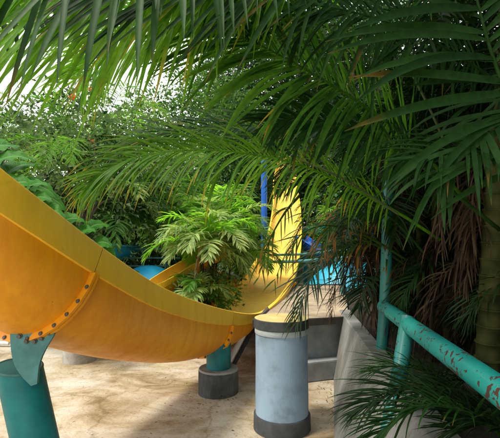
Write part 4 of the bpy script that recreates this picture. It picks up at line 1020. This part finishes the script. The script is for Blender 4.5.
# ---- dark palms filling the shade on the right
def fill(label, base_pts, nf, seed, mats, L=(1.2, 2.0), dead=6, group=None, hz=(1.2, 3.6), ctr=None, w=0.018, e=(10, 80)):
    g = np.random.default_rng(seed)
    b0 = np.array(base_pts[0])
    th = thing('areca_palm', label, 'palm', tuple(b0), group)
    for b in base_pts:
        b = np.array(b, float); top_z = hz[0] + (hz[1] - hz[0]) * (0.6 + 0.4 * g.random())
        tp = np.array([b[0] + g.normal() * 0.25, b[1] + g.normal() * 0.25, top_z])
        ring_cane('cane', [b - np.array([0, 0, 0.1]), (b + tp) / 2 + g.normal(size=3) * 0.05, tp], 0.028 + 0.016 * g.random(), th, 0.15, 0.022, 30, 10, 'cane_dark')
        for k in range(nf):
            s = g.random() ** 0.6
            o = b + (tp - b) * (0.35 + 0.65 * s)
            frond(th, arch(o, g.random() * 6.28, R(e[0] + (e[1] - e[0]) * g.random()), L[0] + (L[1] - L[0]) * g.random(), 0.9 + 0.6 * g.random()),
                  mats[g.integers(len(mats))], nl=46, L=0.34 + 0.14 * g.random(), w=w, nseg=5, droop=0.8 + 0.9 * g.random(), rr=0.009, g=g, jit=0.14, rbias=g.normal() * 0.15, broken=0.1 * g.random())
        for k in range(dead):
            o = b + (tp - b) * (0.25 + 0.55 * g.random())
            frond(th, arch(o, g.random() * 6.28, R(-30 + 60 * g.random()), 0.7 + 0.6 * g.random(), 2.6), 'dry', 'dry_frond', nl=26, L=0.34, w=0.022, nseg=5, droop=2.2, a0=40, a1=20, rr=0.007, g=g, jit=0.25, broken=0.3)
    return th
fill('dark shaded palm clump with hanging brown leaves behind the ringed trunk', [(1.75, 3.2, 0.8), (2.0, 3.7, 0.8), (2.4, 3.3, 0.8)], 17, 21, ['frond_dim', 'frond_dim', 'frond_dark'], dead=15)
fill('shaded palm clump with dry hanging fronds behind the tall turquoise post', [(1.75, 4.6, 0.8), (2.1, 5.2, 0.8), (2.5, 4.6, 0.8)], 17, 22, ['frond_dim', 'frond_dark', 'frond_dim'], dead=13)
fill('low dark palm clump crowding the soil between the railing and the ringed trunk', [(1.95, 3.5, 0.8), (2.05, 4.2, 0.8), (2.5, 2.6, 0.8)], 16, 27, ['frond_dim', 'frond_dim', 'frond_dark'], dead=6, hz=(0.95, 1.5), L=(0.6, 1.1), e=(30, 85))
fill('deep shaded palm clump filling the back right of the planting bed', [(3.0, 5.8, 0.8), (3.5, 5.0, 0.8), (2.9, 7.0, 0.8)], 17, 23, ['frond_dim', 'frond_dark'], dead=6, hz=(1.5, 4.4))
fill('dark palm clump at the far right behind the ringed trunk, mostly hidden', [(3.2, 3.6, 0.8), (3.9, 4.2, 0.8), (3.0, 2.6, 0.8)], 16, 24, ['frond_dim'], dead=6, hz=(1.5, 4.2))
fill('palm clump arching behind the deck with mixed green and rusty fronds', [(3.4, 8.6, 0.75), (3.9, 9.4, 0.75)], 10, 25, ['frond', 'frond_dark', 'frond_rust'], dead=4, hz=(1.5, 4.6))

# ---- overhead canopy added to keep sun and sky off the right side
pF = thing('areca_palm', 'tall palm canopy added over the top of the view, dense dark fronds shading the right side', 'palm', (3.6, 2.4, 0.8))
g = np.random.default_rng(77)
for k in range(5):
    b = np.array([2.2 + 1.6 * g.random(), 1.2 + 4.5 * g.random(), 0.8]); tp = b + np.array([g.normal() * 0.3, g.normal() * 0.3, 3.4 + g.random()])
    ring_cane('cane', [b, (b + tp) / 2 + g.normal(size=3) * 0.05, tp], 0.045, pF, 0.16, 0.035, 26, 10)
    for j in range(13):
        frond(pF, arch(tp, j * 2.4 + g.random(), R(10 + 50 * g.random()), 1.7 + 0.8 * g.random(), 0.8), ['frond_dark', 'frond_dim'][j % 2], nl=40, L=0.55, w=0.04, nseg=5, droop=0.8, g=g)

# ---- shaded bank of foliage closing the right-hand side
for k, (c, rad, sd) in enumerate((((6.2, 6.5, 2.6), (2.6, 2.8, 3.0), 1), ((6.5, 2.5, 2.6), (2.4, 2.8, 3.2), 2), ((5.5, 11.0, 3.0), (3.0, 2.5, 3.4), 3))):
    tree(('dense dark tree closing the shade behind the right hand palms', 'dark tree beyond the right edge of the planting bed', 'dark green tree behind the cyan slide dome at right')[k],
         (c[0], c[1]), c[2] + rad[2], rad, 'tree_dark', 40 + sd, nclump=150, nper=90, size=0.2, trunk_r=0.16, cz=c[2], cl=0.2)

# ---- planting inside the bend of the slide
grp = 'pale palms growing inside the bend of the slide'
def small_palm(label, x, y, z, h, nf, L, mats, seed, canes=1, ll=0.34, lw=0.035, e=(15, 75), nl=24, sag=1.0, spread=0.08, gname=None):
    b = on_ground(x, 300); b = at(x, y, z); b[2] = 0
    return rand_palm(label, b, h * 1.15, nf, L, mats[0], seed, gname, canes=canes, lw=lw, ll=ll, nl=nl, trunk_r=0.03, e=e, spread=spread, sag=sag, mats=mats)
small_palm('pale yellowish palm with broad leaflets at the centre of the slide bend', 212, 290, 7.2, 1.45, 13, 1.1, ['frond_pale', 'frond_lit', 'frond_pale'], 51, 2, 0.36, 0.045)
small_palm('low palm with fan of pale green leaflets just behind the slide rim', 202, 300, 6.9, 0.8, 10, 0.8, ['frond_pale', 'frond_pale', 'frond'], 52, 1, 0.26, 0.04)
small_palm('bright palm at the right of the slide bend beside the blue posts', 238, 290, 9.8, 1.6, 12, 1.15, ['frond_pale', 'frond_lit', 'frond'], 53, 2, 0.36, 0.04)
small_palm('taller green palm behind the pale palms in the slide bend', 214, 290, 9.6, 2.2, 12, 1.5, ['frond_lit', 'frond', 'frond_pale'], 54, 2, 0.42, 0.04)
small_palm('palm with brown trunk and hanging fronds to the left of the slide bend', 134, 280, 9.4, 2.35, 11, 1.3, ['frond', 'frond', 'frond_pale'], 55, 1, 0.28, 0.03, (-10, 60), 30, 1.5)
small_palm('green palm behind the bright blue slide dome', 168, 270, 12.5, 2.1, 12, 1.7, ['frond', 'frond_lit', 'frond_pale'], 56, 2, 0.45, 0.045)
small_palm('palm with lively green fronds between the brown trunk and the pale palms', 186, 280, 10.2, 2.0, 12, 1.6, ['frond_lit', 'frond_pale', 'frond'], 57, 2, 0.42, 0.045)
small_palm('palm behind the second railing with fronds in front of the slide tower', 345, 270, 13.5, 2.4, 12, 1.5, ['frond', 'frond_dark', 'frond_lit'], 58, 2, 0.45, 0.04)
small_palm('loose palm at left behind the big leaf plants', 105, 270, 8.8, 2.4, 11, 1.6, ['frond', 'frond_dark', 'frond_pale'], 59, 2, 0.42, 0.04)
frond(small_palm('small palm with one withered pale leaf hanging among the shrubs in the slide bend', 203, 292, 7.6, 1.5, 9, 0.9, ['frond', 'frond_pale'], 60, 1, 0.28, 0.035), px((203, 238, 7.0), (199, 256, 6.95), (196, 276, 6.9)), 'dry_pale', 'dry_frond', nl=16, L=0.16, w=0.04, droop=1.4, a0=26, a1=12, nseg=5)
def shrub(label, x, y, z, rad, nclump, nper, size, material, seed, cz, second=None, wr=0.4):
    b = at(x, y, z); b[2] = 0
    th = thing('shrub', label, 'shrub', b)
    o, cc = crown(th, b + np.array([0, 0, cz]), rad, nclump, nper, size, M and material, 'foliage', seed, cl=0.2, wr=wr)
    if second: crown(th, b + np.array([0, 0, cz * 1.05]), np.array(rad) * 1.02, max(nclump // 4, 4), max(nper // 2, 6), size * 1.2, second, 'foliage', seed + 1, cl=0.12, wr=wr)
    Vs, Qs, Ts, off = [], [], [], 0
    for c in cc[:14]:
        V, Q, T = tube_np(catmull([b, (b + c) / 2 + np.array([0, 0, 0.1]), c], 8), np.linspace(0.016, 0.005, 8), 6)
        Vs.append(V); Qs.append(Q + off); Ts.append(T + off); off += len(V)
    mesh_np('stem', np.vstack(Vs), [np.vstack(Qs), np.vstack(Ts)], M['bark'], th)
    return th
shrub('leafy green shrub with a few orange leaves spilling over the slide rim', 205, 296, 7.1, (0.46, 0.5, 0.55), 46, 26, 0.10, 'shrub', 61, 0.75, 'croton')
small_palm('full green palm clump in the slide bend in front of the blue post', 224, 290, 8.2, 1.7, 14, 1.1, ['frond_lit', 'frond_pale', 'frond'], 160, 2, 0.34, 0.034)
small_palm('palm with drooping pale fronds at the left of the slide bend planting', 204, 290, 8.6, 1.9, 13, 1.05, ['frond_pale', 'frond', 'frond_lit'], 161, 2, 0.32, 0.034)
small_palm('slim palm standing left of the blue slide dome in deep green', 112, 280, 9.6, 2.6, 13, 1.4, ['frond', 'frond_dark'], 162, 2, 0.36, 0.03)
shrub('low shrub at the right of the slide bend with orange leaves', 218, 288, 8.2, (0.40, 0.4, 0.55), 34, 24, 0.10, 'shrub', 62, 0.75, 'croton')
shrub('dark green shrub at the foot of the pale palms', 190, 300, 6.9, (0.36, 0.3, 0.4), 30, 26, 0.10, 'tree_dark', 63, 0.5)
shrub('dense shrub under the palms behind the blue slide dome', 170, 275, 11.0, (1.2, 0.7, 0.9), 60, 30, 0.16, 'tree_dark', 64, 0.8)
shrub('dense shrub behind the thin green railing at left', 120, 270, 10.5, (1.3, 0.7, 1.1), 60, 30, 0.16, 'tree_dark', 65, 0.9)
shrub('shrub in front of the slide tower posts', 238, 270, 15.0, (1.0, 0.8, 1.3), 60, 30, 0.16, 'shrub', 66, 1.1)
shrub('bright sunlit shrub beyond the second railing', 330, 262, 16.0, (1.6, 0.8, 1.5), 70, 30, 0.16, 'shrub', 67, 1.5)

# ---- big-leaved plants at left behind the slide
def big_leaf_obj(par, base, az_, el, ln_, wd, seed, stalk0, roll=0.0):
    g = np.random.default_rng(seed)
    d = np.array([math.cos(az_) * math.cos(el), math.sin(az_) * math.cos(el), math.sin(el)])
    side = norm(np.cross(d, [0, 0, 1.0])); nr = np.cross(side, d); side = norm(side * math.cos(roll) + nr * math.sin(roll))
    n, m = 20, 13
    V, t, lat = [], [], []
    pos = np.array(base, float); dd = d.copy()
    for i in range(n + 1):
        s = i / n
        hw = wd * 0.5 * (math.sin(math.pi * min(1, (s * 0.9 + 0.06)) ** 0.75)) ** 0.8 if s < 1 else 0.004
        nn = np.cross(side, dd)
        for j in range(m):
            q = (j / (m - 1) * 2 - 1)
            ripple = 0.05 * wd * math.sin(9 * s * 3.1 + (3 if q > 0 else 0)) * abs(q) ** 1.5
            V.append(pos + side * hw * q + nn * (abs(q) * hw * 0.42 + ripple - 0.25 * hw * q * q)); t.append(s); lat.append(abs(q))
        dd = norm(dd + np.array([0, 0, -1.0]) * 0.085 * (0.4 + s)); pos = pos + dd * ln_ / n
    Q = [(i * m + j, i * m + j + 1, (i + 1) * m + j + 1, (i + 1) * m + j) for i in range(n) for j in range(m - 1)]
    lf = mesh_np('leaf', np.array(V), [np.array(Q)], M['bigleaf'], par, t, np.array(lat))
    tube('leaf_stalk', [stalk0, (np.array(stalk0) + base) / 2 + np.array([0.02, 0, 0.08]), base], 0.014, M['stem'], par, 8, 12)
def big_plant(label, base, leaves, seed):
    th = thing('elephant_ear_plant', label, 'plant', base)
    for k, (x, y, z, a, e, ln_, wd, ro) in enumerate(leaves):
        big_leaf_obj(th, at(x, y, z), R(a), R(e), ln_, wd, seed + k, np.array(base) + np.array([0.05 * math.cos(k), 0.05 * math.sin(k), 0]), R(ro))
def gb(x, z):
    b = at(x, 250, z); b[2] = 0; return tuple(b)
big_plant('large glossy green leaves rising behind the slide at the left edge', gb(20, 7.5),
          [(-14, 168, 5.9, 10, 42, 0.75, 0.50, -40), (-6, 196, 5.7, 5, 45, 0.70, 0.46, -55), (14, 200, 5.7, -10, 50, 0.62, 0.40, -45), (16, 188, 6.0, 0, 18, 0.72, 0.36, -50), (22, 208, 5.6, -20, 40, 0.60, 0.36, -50),
           (34, 214, 5.5, -15, 25, 0.55, 0.36, -50), (-20, 182, 6.0, 30, 65, 0.7, 0.5, -30), (4, 176, 6.2, 60, 50, 0.7, 0.46, -20), (30, 196, 6.1, 20, 10, 0.6, 0.36, -60), (-30, 160, 6.0, 30, 50, 0.8, 0.6, -40)], 200)
big_plant('smaller clump of broad leaves behind the slide between the trunk and hanging fronds', gb(85, 7.8),
          [(56, 226, 6.8, 0, 40, 0.55, 0.36, -50), (72, 238, 6.8, -10, 45, 0.5, 0.34, -50), (84, 232, 7.2, 20, 45, 0.5, 0.36, -45), (92, 246, 7.2, -20, 30, 0.5, 0.32, -55), (60, 240, 6.6, 170, 35, 0.46, 0.32, 50), (100, 254, 7.2, -30, 15, 0.5, 0.3, -60), (46, 214, 7.0, 160, 50, 0.5, 0.34, 40)], 230)

# ---- flowering tree and others behind, sky showing through
th, cc = tree('airy grey green tree dotted with orange blossoms, sky showing through at left', gb(66, 9.5)[:2], 6.2, (2.9, 1.6, 2.4), 'tree_grey', 71, nclump=150, nper=42, size=0.15, trunk_r=0.11, cz=3.6, cl=0.085)
g = np.random.default_rng(5)
for k in range(6):
    c = at(g.uniform(8, 108), g.uniform(72, 178), g.uniform(7.9, 8.6))
    if k < 4: c = at(g.uniform(80, 104), g.uniform(76, 100), 7.9)
    n = 34; D = norm(g.normal(size=(n, 3))); V, T, t, r = leaves_np(c + D * 0.02, D, 0.06, g, wr=0.6)
    mesh_np('blossom', V, T, M['blossom'], th, t, r)
tree('slender dark trunk tree left of the slide with small leaves', gb(84, 8.0)[:2], 5.4, (1.7, 1.1, 1.9), 'tree_grey', 72, nclump=60, nper=40, size=0.12, trunk_r=0.09, cz=3.0, cl=0.14)
tree('pale airy tree standing further back at far left', gb(10, 13)[:2], 7.2, (4.2, 2.0, 2.8), 'tree_grey', 73, nclump=80, nper=46, size=0.20, trunk_r=0.14, cz=4.2, cl=0.12)
tree('leafy green tree behind the hanging palm fronds left of centre', gb(140, 14)[:2], 7.2, (3.0, 2.0, 2.9), 'tree', 74, nclump=160, nper=60, size=0.16, trunk_r=0.16, cz=4.1, cl=0.14)
tree('dense green tree behind the middle of the slide bend', gb(205, 22)[:2], 13, (4.2, 2.4, 5.6), 'tree', 75, nclump=330, nper=70, size=0.22, trunk_r=0.18, cz=6.8, cl=0.16)
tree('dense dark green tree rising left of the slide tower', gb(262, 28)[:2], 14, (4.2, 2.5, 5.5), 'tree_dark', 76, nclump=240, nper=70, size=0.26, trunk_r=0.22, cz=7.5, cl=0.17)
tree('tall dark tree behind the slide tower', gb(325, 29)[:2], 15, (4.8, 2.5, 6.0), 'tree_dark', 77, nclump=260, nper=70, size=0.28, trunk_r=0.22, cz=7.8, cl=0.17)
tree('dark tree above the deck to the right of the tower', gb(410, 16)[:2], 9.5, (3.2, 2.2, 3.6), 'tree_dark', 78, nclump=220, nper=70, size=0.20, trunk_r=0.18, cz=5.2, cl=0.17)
tree('green tree in the gap between the slide dome and the tower', gb(300, 30)[:2], 9, (5.5, 2.0, 4.2), 'tree', 79, nclump=200, nper=60, size=0.28, trunk_r=0.2, cz=4.2, cl=0.15)
tree('distant tree low behind the left railing', gb(60, 24)[:2], 7, (6.0, 2.0, 3.0), 'tree_grey', 80, nclump=200, nper=60, size=0.24, trunk_r=0.2, cz=3.0, cl=0.14)
tree('distant leafy tree behind the blue slide dome', gb(160, 26)[:2], 9, (5.0, 2.0, 4.0), 'tree', 81, nclump=200, nper=60, size=0.26, trunk_r=0.2, cz=4.0, cl=0.15)
# ---- a wood far off closing the horizon
g = np.random.default_rng(9)
Vs, Ts, ts, rs, off = [], [], [], [], 0
for k in range(46):
    a = R(-62 + 124 * k / 45); d = 48 + 8 * g.random(); c = np.array([math.sin(a) * d, math.cos(a) * d, 1.5])
    n = 900; q = norm(g.normal(size=(n, 3))); C = c + q * np.array([4.2, 3, 3.4 + 1.6 * g.random()]) * (0.5 + 0.5 * g.random((n, 1)))
    V, T, t, r = leaves_np(C, q + g.normal(size=C.shape) * 0.6, 0.75, g, wr=0.6)
    Vs.append(V); Ts.append(T + off); ts.append(t); rs.append(r); off += len(V)
o = mesh_np('distant_wood', np.vstack(Vs), np.vstack(Ts), M['tree_dark'], None, np.concatenate(ts), np.concatenate(rs)); tag(o, None, None, kind='stuff')

# ---- fallen leaves and grit on the ground
g = np.random.default_rng(31)
n = 420
X = np.concatenate([g.normal(-0.35, 0.28, 90), g.normal(0.95, 0.16, 90), g.uniform(-3.0, 0.9, 240)]); Y = np.concatenate([g.normal(4.6, 0.25, 90), g.uniform(3.2, 5.4, 90), g.uniform(2.4, 8.5, 240)])
C = np.stack([X, Y, np.full(n, 0.012)], 1); a = g.random(n) * 6.28
V, T, t, r = leaves_np(C, np.stack([np.cos(a), np.sin(a), np.zeros(n)], 1), 0.035, g, curl=0.1, wr=0.4)
V[:, 2] = 0.012 + np.abs(V[:, 2] - 0.012) * 0.3
o = mesh_np('fallen_leaves', V, T, M['dry'], None, t, r); tag(o, None, None, kind='stuff')

for k, (c, rad, lab) in enumerate((((4.6, -1.2, 3.2), (2.4, 2.6, 3.2), 'unseen dark tree added right of the path to darken the right side'), ((4.6, -5.0, 3.4), (2.6, 2.0, 3.2), 'unseen dark tree added behind the viewer to cut the sky light'))):  # trees added out of view to block sky light
    tree(lab, (c[0], c[1]), c[2] + rad[2], rad, 'tree_dark', 90 + k, nclump=140, nper=70, size=0.24, trunk_r=0.16, cz=c[2], cl=0.2)

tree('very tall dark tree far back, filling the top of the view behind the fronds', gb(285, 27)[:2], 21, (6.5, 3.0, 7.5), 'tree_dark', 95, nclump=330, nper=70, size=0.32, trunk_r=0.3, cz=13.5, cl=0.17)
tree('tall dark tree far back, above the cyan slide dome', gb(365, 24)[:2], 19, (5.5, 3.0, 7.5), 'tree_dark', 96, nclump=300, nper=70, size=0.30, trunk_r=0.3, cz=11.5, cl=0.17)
pG = thing('areca_palm', 'unseen palm added with its crown over the path to shade the right side', 'palm', (2.6, 0.4, 0.8))  # crown added above the frame to block sun on the right-hand planting
ring_cane('cane', [(2.6, 0.4, 0.75), (2.0, 0.9, 3.0), (0.9, 2.0, 5.0)], 0.07, pG, 0.16, 0.05, 40, 12)
g = np.random.default_rng(8)
for k in range(30):
    frond(pG, arch((0.6 + 0.5 * g.normal(), 1.9 + 0.4 * g.normal(), 4.9 + 0.3 * g.random()), g.random() * 6.28, R(5 + 30 * g.random()), 1.5 + 0.7 * g.random(), 0.35), ['frond_dark', 'frond'][k % 2], nl=40, L=0.55, w=0.045, nseg=5, droop=0.5, g=g)

# ---- slim palms standing against the sky at left
def sky_palm(label, x, z, ytop, nf, L, mats, seed, r=0.07, e=(-15, 75)):
    b = at(x, 250, z); b[2] = 0; t = at(x + 4, ytop, z)
    th = thing('slender_palm', label, 'palm', b)
    ring_cane('trunk', [b, (b + t) / 2 + np.array([0.08, 0, 0]), t], r, th, 0.2, r * 0.8, 40, 12, 'trunk_palm')
    g = np.random.default_rng(seed); k0 = g.random() * 6
    for k in range(nf):
        frond(th, arch(t, k0 + k * 2.4, R(e[0] + (e[1] - e[0]) * g.random()), L * (0.8 + 0.4 * g.random()), 1.0), mats[g.integers(len(mats))], nl=40, L=0.5, w=0.028, nseg=5, droop=0.9, g=g, jit=0.12, rbias=g.normal() * 0.12)
sky_palm('slim palm with dark trunk rising behind the large glossy leaves', 66, 8.8, 150, 13, 1.6, ['frond', 'frond_dark', 'frond_lit'], 301)
sky_palm('tall slim palm against the bright sky left of the arching frond', 104, 12.5, 118, 14, 2.2, ['frond', 'frond_pale', 'frond_lit'], 302)
sky_palm('distant slim palm at the far left against the sky', 22, 13.5, 128, 14, 2.1, ['frond', 'frond_dark', 'frond_pale'], 303)
sky_palm('slim palm standing half hidden under the tip of the arching frond', 150, 11.0, 176, 13, 1.8, ['frond', 'frond_lit', 'frond_pale'], 304)

# ---- low leafy ground cover under the trees
g = np.random.default_rng(44)
n = 9000
C = np.stack([g.uniform(-12, 0.2, n), 9.3 + 9 * g.random(n) ** 1.3, g.uniform(0.0, 0.22, n)], 1)
D = g.normal(size=(n, 3)) + np.array([0, 0, 1.1])
V, T, t, r = leaves_np(C, D, 0.26, g, wr=0.4)
o = mesh_np('ground_cover', V, T, M['tree_dark'], None, t, r); tag(o, None, None, kind='stuff')
